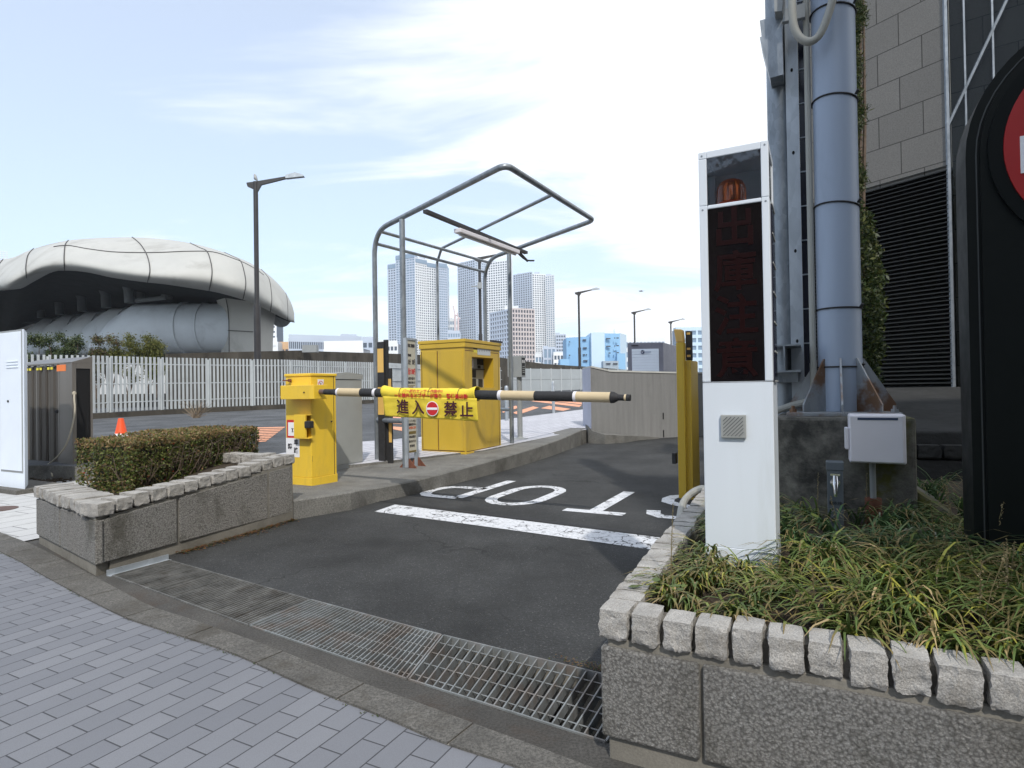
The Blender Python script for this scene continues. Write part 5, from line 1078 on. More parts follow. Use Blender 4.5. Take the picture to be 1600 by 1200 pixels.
q = MB(); e = (w0 - w1).normalized() * .006; q.hexa([w0 + e + Z * .15, w0 + e * 2 + Z * .15, w0 + e * 2 + vec + Z * .15, w0 + e + vec + Z * .15] + [p + Z * (zA - .155) for p in (w0 + e + Z * .15, w0 + e * 2 + Z * .15, w0 + e * 2 + vec + Z * .15, w0 + e + vec + Z * .15)]); q.build('end_face', M('pale_render', (.42, .43, .5), .8, var=.05), rwl)
kk = MB(); kp = [W(13.4, 4.9), P(925, 693, 0), P(945, 694, 0), P(975, 692, 0), P(1000, 688, 0), P(1030, 685.5, 0)]; kz = [.42, .30, .22, .17, .1, .03]
for i in range(5):
    a, b_ = kp[i], kp[i + 1]; n_ = Vector((0, .5, 0)); kk.hexa([a - Z * .1, b_ - Z * .1, b_ + n_ - Z * .1, a + n_ - Z * .1, a + Z * kz[i], b_ + Z * kz[i + 1], b_ + n_ + Z * kz[i + 1], a + n_ + Z * kz[i]])
struct(kk.build('wall_foot_kerb', m_isl))
q = MB()
for a, b_ in (((1031, 645), (1031, 655)), ((1031.5, 672), (1032, 683))): pa_, pb2 = w0.lerp(w1, .82), None; z1_, z0_ = D(a[0], a[1], pa_.y).z, D(b_[0], b_[1], pa_.y).z; c = pa_ - vec.normalized() * .003; q.box(Vector((c.x, c.y, (z0_ + z1_) / 2)), (.03, .02, z1_ - z0_), (dwn, vec.normalized(), Z))
q.build('weep_slot', m_void, rwl)
tkY = 22
tk = thing('box_shed', 'grey box body with a white roller shutter behind the ramp wall', 'box body', D(1010, 583, tkY))
q = MB(); a, b_, c = D(981, 583, tkY), D(1037, 583, tkY), D(1057, 583, tkY + 1.9); z1_ = D(1000, 535.5, tkY).z; b_.z = a.z = c.z = .9; dpt = (c - b_)
q.hexa([a, b_, c, a + dpt, ] + [Vector((p.x, p.y, z1_)) for p in (a, b_, c, a + dpt)]); q.build('body', M('box_grey', (.2, .2, .24), .5), tk, bevel=.02)
fn = Vector((0, -1, 0)); sh0, sh1 = D(988, 583, tkY - .03), D(1030, 583, tkY - .03); z2 = D(1010, 544, tkY).z
q = MB(); zc = .9
while zc < z2 - .05: q.hexa([Vector((sh0.x, sh0.y, zc)), Vector((sh1.x, sh1.y, zc)), Vector((sh1.x, sh1.y + .03, zc)), Vector((sh0.x, sh0.y + .03, zc)), Vector((sh0.x, sh0.y + .012, zc + .1)), Vector((sh1.x, sh1.y + .012, zc + .1)), Vector((sh1.x, sh1.y + .03, zc + .1)), Vector((sh0.x, sh0.y + .03, zc + .1))]); zc += .102
q.build('roller_shutter', m_cabw, tk)
q = MB(); c = D(1004, 550, tkY - .06); q.lathe(c, [(.001, 0), (.07, 0), (.07, .01), (.001, .01)], 20, (Vector((1, 0, 0)), Z, Vector((0, -1, 0)))); q.build('emblem_disc', flat('navy', (.03, .05, .12), .5), tk)
q = MB(); q.prism([c + Vector((x, -.012, z)) * 1 for x, z in ((-.07, .03), (-.01, .0), (.05, .06), (.02, .0), (-.02, -.03))], Vector((0, -.002, 0))); q.build('emblem_swoosh', m_wht, tk)
q = MB(); q.box(c + Vector((.2, 0, 0)), (.22, .004, .04), FX); q.build('emblem_text_bar', flat('pale_blue_print', (.35, .4, .5), .5), tk)
q = MB(); q.box(D(992, 540, tkY - .03), (.25, .02, .03), FX); q.build('maker_plate', m_blk, tk)

# ---------------------------------------------------------------- fence, beam wall
def fy(x):
    pts = [(-160, 18.5), (-60, 20), (146, 22.8), (445, 29.4), (600, 36), (800, 55), (925, 68)]
    for i in range(len(pts) - 1):
        if x <= pts[i + 1][0] or i == len(pts) - 2: t = (x - pts[i][0]) / (pts[i + 1][0] - pts[i][0]); return pts[i][1] + (pts[i + 1][1] - pts[i][1]) * t
def fpt(x, k=1.0): Y = fy(x) * k; p = D(x, 600, Y); return Vector((p.x, p.y, SZ(p)))
fpl = [fpt(-160 + i * 8) for i in range(120)]
def walk(p, step):
    out = [p[0].copy()]; acc = 0
    for i in range(len(p) - 1):
        a, b_ = p[i], p[i + 1]; Ln = (b_ - a).length; s = step - acc
        while s <= Ln: out.append(a.lerp(b_, s / Ln)); s += step
        acc = (Ln - (s - step))
    return out
slatted = [p for p in fpl if True]
fx0 = [fpt(-160 + i * 8) for i in range(119) if -160 + i * 8 <= 800]
fn_ = thing('slat_fence', 'long grey steel fence of upright slats curving along the street', 'fence', fx0[30])
q = MB()
wk = walk(fx0, .168)
for i in range(len(wk) - 1):
    p, d = wk[i], (wk[i + 1] - wk[i]).normalized(); n_ = Vector((-d.y, d.x, 0)); q.box(p + Z * 1.32, (.075, .05, 2.2), (Vector((d.x, d.y, 0)), n_, Z))
q.build('slats', m_fence, fn_)
q = MB()
for z in (.58, 1.32, 2.12): q.tube([p + Z * z + Vector((.02, .05, 0)) for p in fx0[::4] + [fx0[-1]]], .026, 6)
q.build('rail', m_fence, fn_)
for p in walk(fx0, 2.0): q = MB(); q.box(p + Z * 1.18, (.1, .1, 2.36), FX); q.build('post', m_fence, fn_)
cb = MB(); c_ = [p for p in fx0[::3]]
for i in range(len(c_) - 1):
    a, b_ = c_[i], c_[i + 1]; n_ = Vector((0, .25, 0)); cb.hexa([a - n_ - Z * .1, b_ - n_ - Z * .1, b_ + n_ - Z * .1, a + n_ - Z * .1, a - n_ + Z * .2, b_ - n_ + Z * .2, b_ + n_ + Z * .2, a + n_ + Z * .2])
struct(cb.build('fence_kerb', m_beam))
fx1 = [fpt(796 + i * 8) for i in range(24)]
pn = thing('panel_fence', 'flat grey panel fence beyond the pay machine, at the end of the slats', 'fence', fx1[5])
q = MB(); Ct = walk(fx1, 2.0)
for i in range(len(Ct) - 1):
    a, b_ = Ct[i], Ct[i + 1]
    for z0, z1 in ((.1, 1.25), (1.28, 2.35)): q.hexa([a.lerp(b_, .015) + Z * z0, b_ + Z * z0, b_ + Vector((0, .05, 0)) + Z * z0, a.lerp(b_, .015) + Vector((0, .05, 0)) + Z * z0] + [a.lerp(b_, .015) + Z * z1, b_ + Z * z1, b_ + Vector((0, .05, 0)) + Z * z1, a.lerp(b_, .015) + Vector((0, .05, 0)) + Z * z1])
q.build('panel', m_fpanel, pn)
for a in Ct: q = MB(); q.box(a + Z * 1.2 + Vector((0, -.04, 0)), (.09, .09, 2.4), FX); q.build('post', m_fence, pn)
# beam wall on the raised quay behind
bw = MB(); xs = [(258, 553), (300, 551.5), (404, 549), (470, 547.5), (500, 549), (640, 553.5), (785, 559), (850, 568.5), (925, 573.5), (970, 577), (1040, 582), (1120, 586)]
def bY(x): return fy(min(x, 925)) * 1.22 + max(0, x - 925) * .12
bpts = [(D(x, y, bY(x))) for x, y in xs]
for i in range(len(bpts) - 1):
    a, b_ = bpts[i], bpts[i + 1]; n_ = Vector((0, .5, 0)); a0, b0 = Vector((a.x, a.y, .2)), Vector((b_.x, b_.y, .2)); bw.hexa([a0, b0, b0 + n_, a0 + n_, a, b_, b_ + n_, a + n_])
tag(bw.build('quay_wall', m_beam), 'long dark stained concrete wall rising behind the slat fence', 'wall')
q = MB(); c = D(485, 545, bY(470)); q.box(c, (.9, .4, .45), FX); tag(q.build('wall_block', m_greyb), 'small grey block standing on top of the dark wall', 'block')
q = MB()
for i in range(len(bpts) - 1):
    pass
# retaining base and white wall seen through the fence at left
q = MB(); a, b_ = D(60, 600, 30), D(262, 600, 34); q.hexa([Vector((p.x, p.y, z)) for z in (1.4, 3.15) for p in (a, b_, b_ + Vector((0, .4, 0)), a + Vector((0, .4, 0)))]); tag(q.build('white_wall', M('white_render', (.62, .64, .66), .8, var=.05)), 'white rendered wall seen through the left end of the slat fence', 'wall')
q = MB(); a, b_ = D(-120, 600, 32), D(455, 600, 37); q.hexa([Vector((p.x, p.y, z)) for z in (.2, 1.5) for p in (a, b_, b_ + Vector((0, .4, 0)), a + Vector((0, .4, 0)))]); tag(q.build('low_wall', m_beam), 'low dark wall seen between the slats under the white wall', 'wall')
# ---------------------------------------------------------------- street lamps
def lamp_at(base, yaw, ztop):
    o = thing('street_lamp', 'x', 'street lamp', base, 'dark brown street lamps along the quay'); h = ztop - base.z
    q = MB(); q.tube([base, base + Z * h * .45], .17, 14); q.build('lower_pole', m_darkmetal, o)
    q = MB(); q.tube([base + Z * h * .45, base + Z * h], .12, 14); q.build('pole', m_darkmetal, o)
    d = Vector((math.cos(yaw), math.sin(yaw), 0)); t = base + Z * (h - .12)
    q = MB(); q.prism([t - d * .45 + Z * .05 + d.cross(Z) * .06, t - d * .4 - Z * .14 + d.cross(Z) * .06, t + d * .12 - Z * .38 + d.cross(Z) * .06, t + d * .3 - Z * .05 + d.cross(Z) * .06, t + d * 1.6 + Z * .3 + d.cross(Z) * .06, t + d * 1.6 + Z * .42 + d.cross(Z) * .06, t + d * .1 + Z * .14 + d.cross(Z) * .06], -d.cross(Z) * .12); q.build('arm', m_darkmetal, o)
    q = MB(); e = t + d * 1.55 + Z * .37; s = d.cross(Z); q.prism([e - Z * .08 - s * .12, e + Z * .1 - s * .12, e + d * .5 + Z * .24 - s * .12, e + d * .9 + Z * .12 - s * .12, e + d * .95 + Z * .04 - s * .12], s * .24); q.build('lamp_head', m_galvl, o, bevel=.02)
    return o
LY = [(403, 284, 31), (749, 402, 50), (904, 456, 69), (991, 487, 87), (1048, 502, 101)]
pb1 = D(403, 600, 31); zt1 = D(403, 284, 31).z; pb1.z = .6
lamp0 = lamp_at(pb1, .08, zt1)
labs = ['tall dark street lamp standing left of the canopy, before the white shell roof', 'dark street lamp seen through the canopy frame, above the pay machine', 'dark street lamp between the towers and the blue building', 'small dark street lamp above the grey box body', 'farthest small street lamp, just left of the yellow raised gate']
lamp0['label'] = labs[0]
for k in range(1, 5):
    x, y, Y = LY[k]; b_ = D(x, y, Y); c = copy_tree(lamp0, Vector((b_.x, b_.y, b_.z - (zt1 - .6)))); c['label'] = labs[k]
q = MB(); bp_ = D(748, 447, 49.7); q.box(bp_ + Vector((.1, -.2, 0)), (.35, .3, .5), FX); q.box(bp_ + Vector((-.35, -.2, -.05)), (.5, .08, .08), FX); tag(q.build('floodlight', m_greyb), 'small grey box and floodlight fixed to the lamp post seen through the canopy', 'floodlight')
# ---------------------------------------------------------------- shell-roofed ventilation building
vb = thing('ventilation_building', 'organic white shell-roofed ventilation building with big grey ducts', 'building', D(230, 600, 48))
def cr(s, ox=0, oy=340, k=2.608): return [(ox + x / k, oy + y / k) for x, y in s]
# stations: (top silhouette, seam, belly, lower lip) in crop pixels
stn = [(-200, 245, 255, 300, 352), (-120, 205, 215, 270, 325), (-50, 180, 205, 265, 300), (0, 173, 215, 255, 292), (60, 160, 190, 235, 296), (120, 133, 150, 195, 235), (200, 109, 122, 170, 217), (280, 93, 112, 165, 216), (350, 86, 126, 178, 222), (430, 82, 138, 190, 240), (520, 80, 143, 205, 256), (600, 83, 143, 212, 264), (700, 92, 141, 215, 275), (800, 109, 136, 212, 291), (880, 131, 141, 222, 304), (950, 155, 166, 245, 322), (1020, 185, 196, 275, 345), (1080, 222, 236, 312, 372), (1130, 266, 285, 348, 398), (1165, 308, 330, 378, 415), (1188, 352, 370, 400, 424), (1199, 390, 400, 415, 427)]
def itp(x, c):
    for i in range(len(stn) - 1):
        if x <= stn[i + 1][0] or i == len(stn) - 2: k = max(0, min(1, (x - stn[i][0]) / (stn[i + 1][0] - stn[i][0]))); return stn[i][c] + (stn[i + 1][c] - stn[i][c]) * k
rows = []; bowY = lambda x: 50 - 4.5 * math.exp(-((x - 560) / 520) ** 2)
for x, t, s, m, lo in stn:
    Y = bowY(x) + (2 if x < 60 else 0) + max(0, x - 900) / 300 * 5; sq = 1 if x < 1150 else max(.1, (1210 - x) / 60)
    bw_ = 85 * max(-.35, min(1, (x - 330) / 260)) * max(0, min(1, (1190 - x) / 260))
    def pp_(c, f, dY, sh=0, c2=None):
        xx = x + bw_ * sh; y = itp(xx, c) if c2 is None else itp(xx, c) * (1 - f) + itp(xx, c2) * f; a = cr([(xx, y)])[0]; return D(a[0], a[1], Y + dY)
    top = pp_(1, 0, 2.6 * sq); ul = pp_(1, .4, .9 * sq, .45, 2); se = pp_(2, 0, -.5 * sq, .8); um = pp_(2, .5, -1.7 * sq, .98, 3); be_ = pp_(3, 0, -2.7 * sq, 1.05); bl = pp_(3, .5, -2.9 * sq, 1.0, 4); ld = pp_(3, .87, -2.3 * sq, .93, 4); lp = pp_(4, 0, -1.1 * sq, .9)
    bk1 = pp_(1, 0, 2.6 * sq + 8 * sq); bk1.z = top.z - .3 * sq; bk2 = pp_(1, 0, 2.6 * sq + 14 * sq); bk2.z = top.z - 2.5 * sq; inn = lp + Vector((0, 1.2 * sq, .3 * sq)); kf = max(0, min(1, (1000 - x) / 200)); inn2 = pp_(4, 0, (4 + 20 * kf) * sq, .9); inn2.z = lp.z + (.5 - 1.1 * kf) * sq
    rows.append([bk2, bk1, top, ul, se, um, be_, bl, ld, lp, inn, inn2])
# smooth along
def dense_rows(rows, k=4):
    cols = list(zip(*rows)); dc = [dense(list(c), k) for c in cols]; return [list(r) for r in zip(*dc)]
R2 = dense_rows(rows)
R3 = [r[:2] + dense(r[2:10], 3) + r[10:] for r in R2]; nk = len(R3[0])
q = MB(); q.grid([r[:nk - 1] for r in R3], 0); sh_ = q.build('shell_roof', m_shell, vb, ang=80)
q = MB(); q.grid([r[nk - 2:] for r in R3], 0); m_cav = M('shaded_cavity', (.012, .014, .015), .9, var=.3, sc=.5); q.build('roof_underside', m_cav, vb)  # near-black colour carries the shade under the roof
# seams in the panels
q = MB()
for ki in (3 * 4 + 1, 5 * 4 + 1, 7 * 4 + 0, 10 * 4 + 1, 12 * 4 + 3, 14 * 4 + 2, 16 * 4 + 3, 19 * 4):
    r = R3[min(ki, len(R3) - 1)][2:nk - 2]; q.tube([p - Vector((0, .05, -.01)) for p in r], .035, 5)
q.tube([r[8] - Vector((0, .05, 0)) for r in R3[26:66]], .035, 5); q.build('panel_seam', flat('seam', (.06, .06, .06), .8), vb)
# column
q = MB(); rows = []
for y, xl, xr, dd_ in ((300, 862, 1112, 0), (330, 880, 1108, .6), (370, 892, 1098, .9), (420, 899, 1088, 1.0), (480, 901, 1084, 1.0), (560, 902, 1082, 1.0)):
    a, b_ = cr([(xl, y), (xr, y)]); w_ = .35
    pl_ = D(a[0], a[1], 50.5); prr = D(b_[0], b_[1], 50.5); mid = D(a[0] + (b_[0] - a[0]) * .72, a[1], 48.9); ml = D(a[0] + (b_[0] - a[0]) * .18, a[1], 49.0); rows.append([pl_, ml, mid, prr, prr + Vector((0, 1.5, 0)), pl_ + Vector((0, 1.5, 0))])
q.grid(rows, 0, True); q.build('column', m_shell, vb, ang=30)
q = MB(); a = cr([(901, 462), (1084, 465)]); q.tube([D(a[0][0], a[0][1], 50.3), D(a[0][0] + 13, a[0][1] - 1, 48.85), D(a[1][0] - 20, a[1][1], 48.75)], .03, 5); q.tube([rw_[1] - Vector((0, .04, 0)) for rw_ in rows], .03, 5); q.build('column_seam', flat('seam2', (.08, .08, .08), .8), vb)
# interior; the rear wall's deep shade is in its colour
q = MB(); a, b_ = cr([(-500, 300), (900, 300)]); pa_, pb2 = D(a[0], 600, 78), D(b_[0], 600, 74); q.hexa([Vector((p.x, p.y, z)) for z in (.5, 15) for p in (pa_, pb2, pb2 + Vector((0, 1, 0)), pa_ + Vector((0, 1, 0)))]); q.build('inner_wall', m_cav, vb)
q = MB(); a, b_ = D(-70, 600, 50), D(345, 600, 50)
for k in range(6): p = D(20 + k * 55, 600, 70); q.tube([Vector((p.x, p.y, .5)), Vector((p.x, p.y, 12 + k * .2))], .3, 8)
for k in range(7): z = 5.5 + .75 * k; q.tube([D(-60, 600, 69 - k * .3) + Z * (z + 1.5), D(345, 600, 67) + Z * (z + 1.8)], .14, 6)
q.build('steelwork', m_ductd, vb)
# ducts
pk = [(500, 338, 49), (405, 357, 52.5), (308, 372, 56), (215, 385, 59.5), (140, 398, 63)]
duct_objs = []
for k, (x, y, Y) in enumerate(pk):
    px_, py_ = cr([(x, y)])[0]; tp_ = D(px_, py_, Y); rr = 2.15; c0 = tp_ - Z * rr; q = MB(); n = 28; rings = []
    def ringat(cx_, rad, sk, zc): return [Vector((cx_ + sk * (math.sin(2 * math.pi * i / n)), tp_.y + 2.15 + 0 * rad + rad * math.cos(2 * math.pi * i / n), zc + rad * math.sin(2 * math.pi * i / n))) for i in range(n)]
    ln_ = 9.2 if k == 0 else 3.0; zc = c0.z
    r_ = [ringat(c0.x - 3.9, .7, .2, zc - 1.45), ringat(c0.x - 3.7, .75, .2, zc - 1.4), ringat(c0.x - 2.0, 1.57, .1, zc - .58), ringat(c0.x, rr, 0, zc), ringat(c0.x + ln_ * .42, rr, 0, zc), ringat(c0.x + ln_ * .42, rr + .09, 0, zc), ringat(c0.x + ln_ * .45, rr + .09, 0, zc), ringat(c0.x + ln_ * .45, rr - .03, 0, zc), ringat(c0.x + ln_ * .62, rr - .03, 0, zc), ringat(c0.x + ln_ * .62, rr + .03, 0, zc), ringat(c0.x + ln_ * .64, rr + .03, 0, zc), ringat(c0.x + ln_ * .64, rr - .05, 0, zc), ringat(c0.x + ln_, rr - .05, 0, zc)]
    q.grid(r_, 0, True); q.add(r_[0], [list(range(n))], 0); q.build('duct', m_duct, vb, ang=25)
m_ris = M('dim_riser', (.09, .1, .105), .7)
for k, (x, y, Y) in enumerate(pk):
    q = MB(); a = cr([(x + 25, y - 62), (x + 28, y + 10)]); q.tube([D(a[0][0], a[0][1], Y + .6), D(a[0][0], a[0][1] + 8, Y + .6), D(a[1][0], a[1][1], Y + .6)], [.55, .38, .38], 12); q.build('riser_pipe', m_ris, vb)
q = MB(); q.prism([D(190, 600, 50) + Z * 0, D(350, 600, 50), D(350, 600, 62), D(190, 600, 62)], Z * .4); q.build('deck', m_ductd, vb)
q = MB()
for x_ in (565, 680): a = cr([(x_, 268), (x_, 330)]); q.tube([D(a[0][0], a[0][1], 50.5), D(a[1][0], a[1][1], 50.5)], .45, 12)
a = cr([(555, 340), (675, 326)]); q.tube([D(a[0][0], a[0][1], 49.5), D(a[1][0], a[1][1], 49.5)], .18, 8); q.build('hanging_pipe', M('dim_pipe', (.12, .13, .135), .6), vb)
# ---------------------------------------------------------------- shrubs behind fence
shr = [(62, 521, 1.5, 0), (92, 518, 1.6, 0), (120, 524, 1.4, 0), (150, 525, 1.5, 1), (172, 522, .9, 1), (200, 520, 1.0, 2), (228, 521, 1.5, 2), (244, 530, 1.0, 2)]
sl_l = ['leafy dark shrub just right of the white locker', 'second leafy shrub from the white locker', 'third leafy shrub from the white locker', 'fourth leafy shrub, midway along the fence top', 'slim pointed shrub before the pale duct', 'slim light green shrub, second from right end', 'broad yellowish shrub near the white wall end', 'low shrub at the right end of the row']
for k, (x, y, w_, kd) in enumerate(shr):
    Y = 27.5; tpz = D(x, y - 2, Y); bs = Vector((tpz.x, Y, 1.2)); o = thing('shrub', sl_l[k] + ', above the slat fence', 'shrub', bs, 'shrubs behind the slat fence')
    q = MB(); cc = []; h = tpz.z - bs.z
    cl_ = [Vector((rnd(-.5, .5) * w_, rnd(-.4, .4), h * (.25 + .65 * random.random()))) for _ in range(13)] + [Vector((rnd(-.12, .12), 0, h * .9))]
    for i in range(3600):
        c = random.choice(cl_); p = bs + c + Vector((random.gauss(0, .12), random.gauss(0, .12), random.gauss(0, .11)))
        if p.z > tpz.z + .05: continue
        col = random.choice([[(.03, .05, .02), (.05, .075, .025), (.08, .1, .03)], [(.06, .07, .025), (.1, .11, .03), (.12, .08, .04)], [(.12, .13, .03), (.16, .16, .04), (.08, .09, .02)]][kd]); leafquad(q, cc, p, rnd(.035, .07), None, jit(col), .45)
    q.build('foliage', m_leaf, o, recalc=False, cols=cc)
    q = MB()
    for i in range(7): c = random.choice(cl_); q.tube([bs, bs + c * .5 + Vector((rnd(-.05, .05), 0, .1)), bs + c], [.03, .02, .008], 5, caps=False)
    q.build('stem', m_twig, o)
# dry tuft at fence foot
q = MB(); cc = []
for x, y in ((306, 653),):
    b0 = PS(x, y)
    for i in range(60): e = b0 + Vector((random.gauss(0, .28), random.gauss(0, .1), rnd(.1, .7))); q.tube([b0 + Vector((rnd(-.1, .1), 0, 0)), e], [.012, .004], 3, caps=False)
tag(q.build('dry_plant', M('dry_stalks', (.22, .17, .12), .9)), 'dry brown plant at the foot of the slat fence', 'plant')
# ---------------------------------------------------------------- left: lockers, folded gate, rope, cone
wl = thing('white_locker', 'pale blue-white steel locker cut by the left edge of the photo', 'locker', W(4.3, 9.8, 0))
wr0 = 4.1; ll0 = lat(38, 640, wr0); zT = zat(38, 514, wr0); q = MB(); bk_ = D(43, 640, W(wr0, ll0).y + .42); bk_.z = .02; q.prism([W(wr0, ll0, .02), bk_, bk_ + L * 1.3, W(wr0, ll0 + 1.3, .02)], Z * (zT - .02)); q.build('body', m_cabw, wl, bevel=.006)
q = MB(); q.rb(wr0 - .012, wr0, ll0 + .06, ll0 + .62, zat(20, 735, wr0), zat(20, 519, wr0)); dr_ = q.build('door', m_cabw, wl, bevel=.004)
q = MB(); q.rb(wr0 - .003, wr0 - .001, ll0 + .04, ll0 + .64, zat(20, 738, wr0), zat(20, 516, wr0)); q.build('door_gap', m_greyb, wl)
q = MB()
for k in range(3): z = zat(20, 566 + k * 4.5, wr0); q.rb(wr0 - .022, wr0 - .012, lat(30, 570, wr0), lat(12, 570, wr0), z, z + .018)
q.build('vent_slot', m_cabw, dr_, bevel=.003); q = MB(); q.lathe(VR(13, 627, wr0 - .012), [(.001, 0), (.016, 0), (.016, .01), (.001, .01)], 12, (L, Z, -R)); q.build('lock', m_blackm, dr_)
# concrete edge under locker
q = MB(); q.rb(3.98, 4.6, ll0 - .05, ll0 + 2.5, -.02, .07); struct(q.build('locker_plinth', m_kerb))
fg0 = 5.15; fgl = lat(104, 640, fg0); fzt = zat(96, 567, fg0); fg = thing('folding_gate', 'stack of bronze steel folding gate panels with dark open end, by the locker', 'folding gate', W(5.3, fgl + .6, 0))
sl0, sl1 = lat(113, 640, fg0), lat(93, 640, fg0); fz1 = zat(104, 566, fg0); fr1 = VL(145, 640, sl0).dot(R); dl = sl0 + .02
q = MB(); q.rb(fg0, fg0 + .06, sl0, sl1, .01, fz1); q.build('end_stile', m_stain, fg, bevel=.004)
l_ = sl1 + .01; k = 0; q = MB(); ytag = MB()
while l_ < sl1 + 1.25:
    w_ = .10 if k % 3 else .14; q.rb(fg0 + .05 + .02 * (k % 2), fr1 - .05, l_, l_ + w_ - .005, .03, fz1 - .03 - .01 * (k % 2))
    for j in range(3): q.rb(fg0 + .035 + .02 * (k % 2), fg0 + .06 + .02 * (k % 2), l_ + .012 + j * .028, l_ + .022 + j * .028, .05, fz1 - .06)
    if k % 3 != 1: ytag.rb(fg0 + .028, fg0 + .034, l_ + .01, l_ + .075, fz1 - .10, fz1 - .06)
    l_ += w_; k += 1
q.build('folded_leaf', m_stain, fg); ytag.build('yellow_tag', flat('tag_yellow', (.75, .65, .05), .5), fg)
q = MB()
q.rb(fg0 + .06, fr1, sl0, sl0 + .04, fz1 - .1, fz1); q.rb(fr1 - .03, fr1, sl0, sl0 + .04, 0, fz1 - .1)
q.hexa([W(fg0 + .0, sl0 - .004, fz1 - .02), W(fr1, sl0 - .004, fz1 + .0), W(fr1, sl1 + 1.3, fz1), W(fg0, sl1 + 1.3, fz1 - .02), W(fg0 + .0, sl0 - .004, fz1 + .0), W(fr1, sl0 - .004, fz1 + .1), W(fr1, sl1 + 1.3, fz1 + .1), W(fg0, sl1 + 1.3, fz1)]); q.build('hood', m_stain, fg)
q = MB(); q.rb(fg0 + .06, fr1 - .03, sl0 + .012, sl0 + .03, 0, fz1 - .1); q.build('dark_opening', m_void, fg)
q = MB(); q.rb(fg0 - .004, fg0 - .001, lat(103, 575, fg0), lat(89, 575, fg0), zat(95, 580, fg0), zat(95, 570, fg0)); q.build('orange_sticker', flat('sticker_orange', (.8, .2, .04), .5), fg)
q = MB(); q.lathe(VR(90, 643, fg0), [(.001, 0), (.03, 0), (.02, .03), (.001, .03)], 12, (L, Z, -R)); q.build('latch', m_blackm, fg)
rp = [VR(116, 615, fg0 + .02), VR(116, 625, fg0 - .02), VR(117, 640, fg0 - .03), VR(113, 665, fg0 - .05), VR(103, 695, fg0 - .08), VR(85, 718, fg0 - .12), VR(62, 733, fg0 - .15), VR(48, 738, fg0 - .16), VR(60, 741, fg0 - .2), VR(78, 737, fg0 - .2), VR(82, 744, fg0 - .22)]
q = MB(); q.tube(dense(rp, 5), .012, 7); q.lathe(rp[0] - Z * .01, [(.001, -.02), (.03, 0), (.028, .03), (.001, .05)], 8); tag(q.build('rope', m_rope), 'frayed pale rope hanging from the folding gate and trailing on the ground', 'rope')
q = MB(); dm_ = P(70, 752, .02)
for i in range(60): q.box(dm_ + Vector((random.gauss(0, .22), random.gauss(0, .08), abs(random.gauss(0, .02)))), (.04, .03, .02), FX)
struct(q.build('debris', m_soil), 'stuff')
cY = 13.0; cp = D(189, 653.5, cY); cn_ = thing('traffic_cone', 'orange traffic cone with a white band on the street beyond the hedge', 'traffic cone', Vector((cp.x, cY, SZ(cp))))
zb_ = SZ(cp); hc = cp.z - zb_; q = MB(); b0 = Vector((cp.x, cY, zb_)); q.box(b0 + Z * .02, (.34, .34, .04), FX); q.lathe(b0, [(.15, .04), (.12, hc * .35), (.115, hc * .38), (.05, hc), (.001, hc)], 20); q.build('cone', m_orange, cn_)
q = MB(); q.lathe(b0, [(.15, hc * .1), (.124, hc * .36)], 20); q.build('white_band', m_wht, cn_)

# ---- city materials
m_frW = M('tower_white', (.72, .74, .76), .7, var=.03, sc=.05); m_frB = M('bluegrey_and_shade', (.44, .5, .6), .6, var=.04, sc=.05); m_gW = flat('tower_glass', (.045, .065, .1), .15); m_gB = flat('tower_blue_glass', (.17, .25, .35), .12)  # the blue-grey frames also carry the blue shade of left-hand tower faces
m_brn = M('office_mauve', (.5, .44, .43), .8, var=.03, sc=.05); m_bldk = flat('office_window', (.05, .055, .075), .2); m_blu = M('blue_cladding', (.24, .44, .66), .7, var=.04, sc=.05); m_blul = M('light_blue_cladding', (.5, .63, .75), .7, var=.04, sc=.05)
# ---------------------------------------------------------------- across the street, behind the photographer
ob2 = thing('street_building', 'grey street building across the pavement, behind the photographer', 'building', Vector((0, -26, 0)))
q = MB(); q.box((5, -30, 7), (76, 8, 15), FX); q.build('wall', M('far_wall', (.22, .2, .18), .8), ob2)
q = MB()
for i in range(18):
    for j in range(4): q.box((-30 + i * 4.1, -25.95, 2.6 + j * 3.4), (2.2, .12, 1.7), FX)
q.build('window', m_gW, ob2)
ow = thing('sun_blocking_wing', 'unseen grey wing added behind the camera to shade the right side', 'building', Vector((8, -9, 0)))  # added block out of view, keeps the sun off the right side
q = MB(); q.box((9.5, -12, 7.2), (12.2, 14, 14.4), FX); q.build('wall', M('wing_wall', (.2, .19, .175), .8), ow)
q = MB()
for i in range(4):
    for j in range(3): q.box((5.1 + i * 2.9, -4.96, 2.4 + j * 3.6), (1.9, .1, 2), FX); q.box((3.36, -6.5 - i * 3.3, 2.4 + j * 3.6), (.1, 2.1, 2), FX)
q.build('window', m_gW, ow)
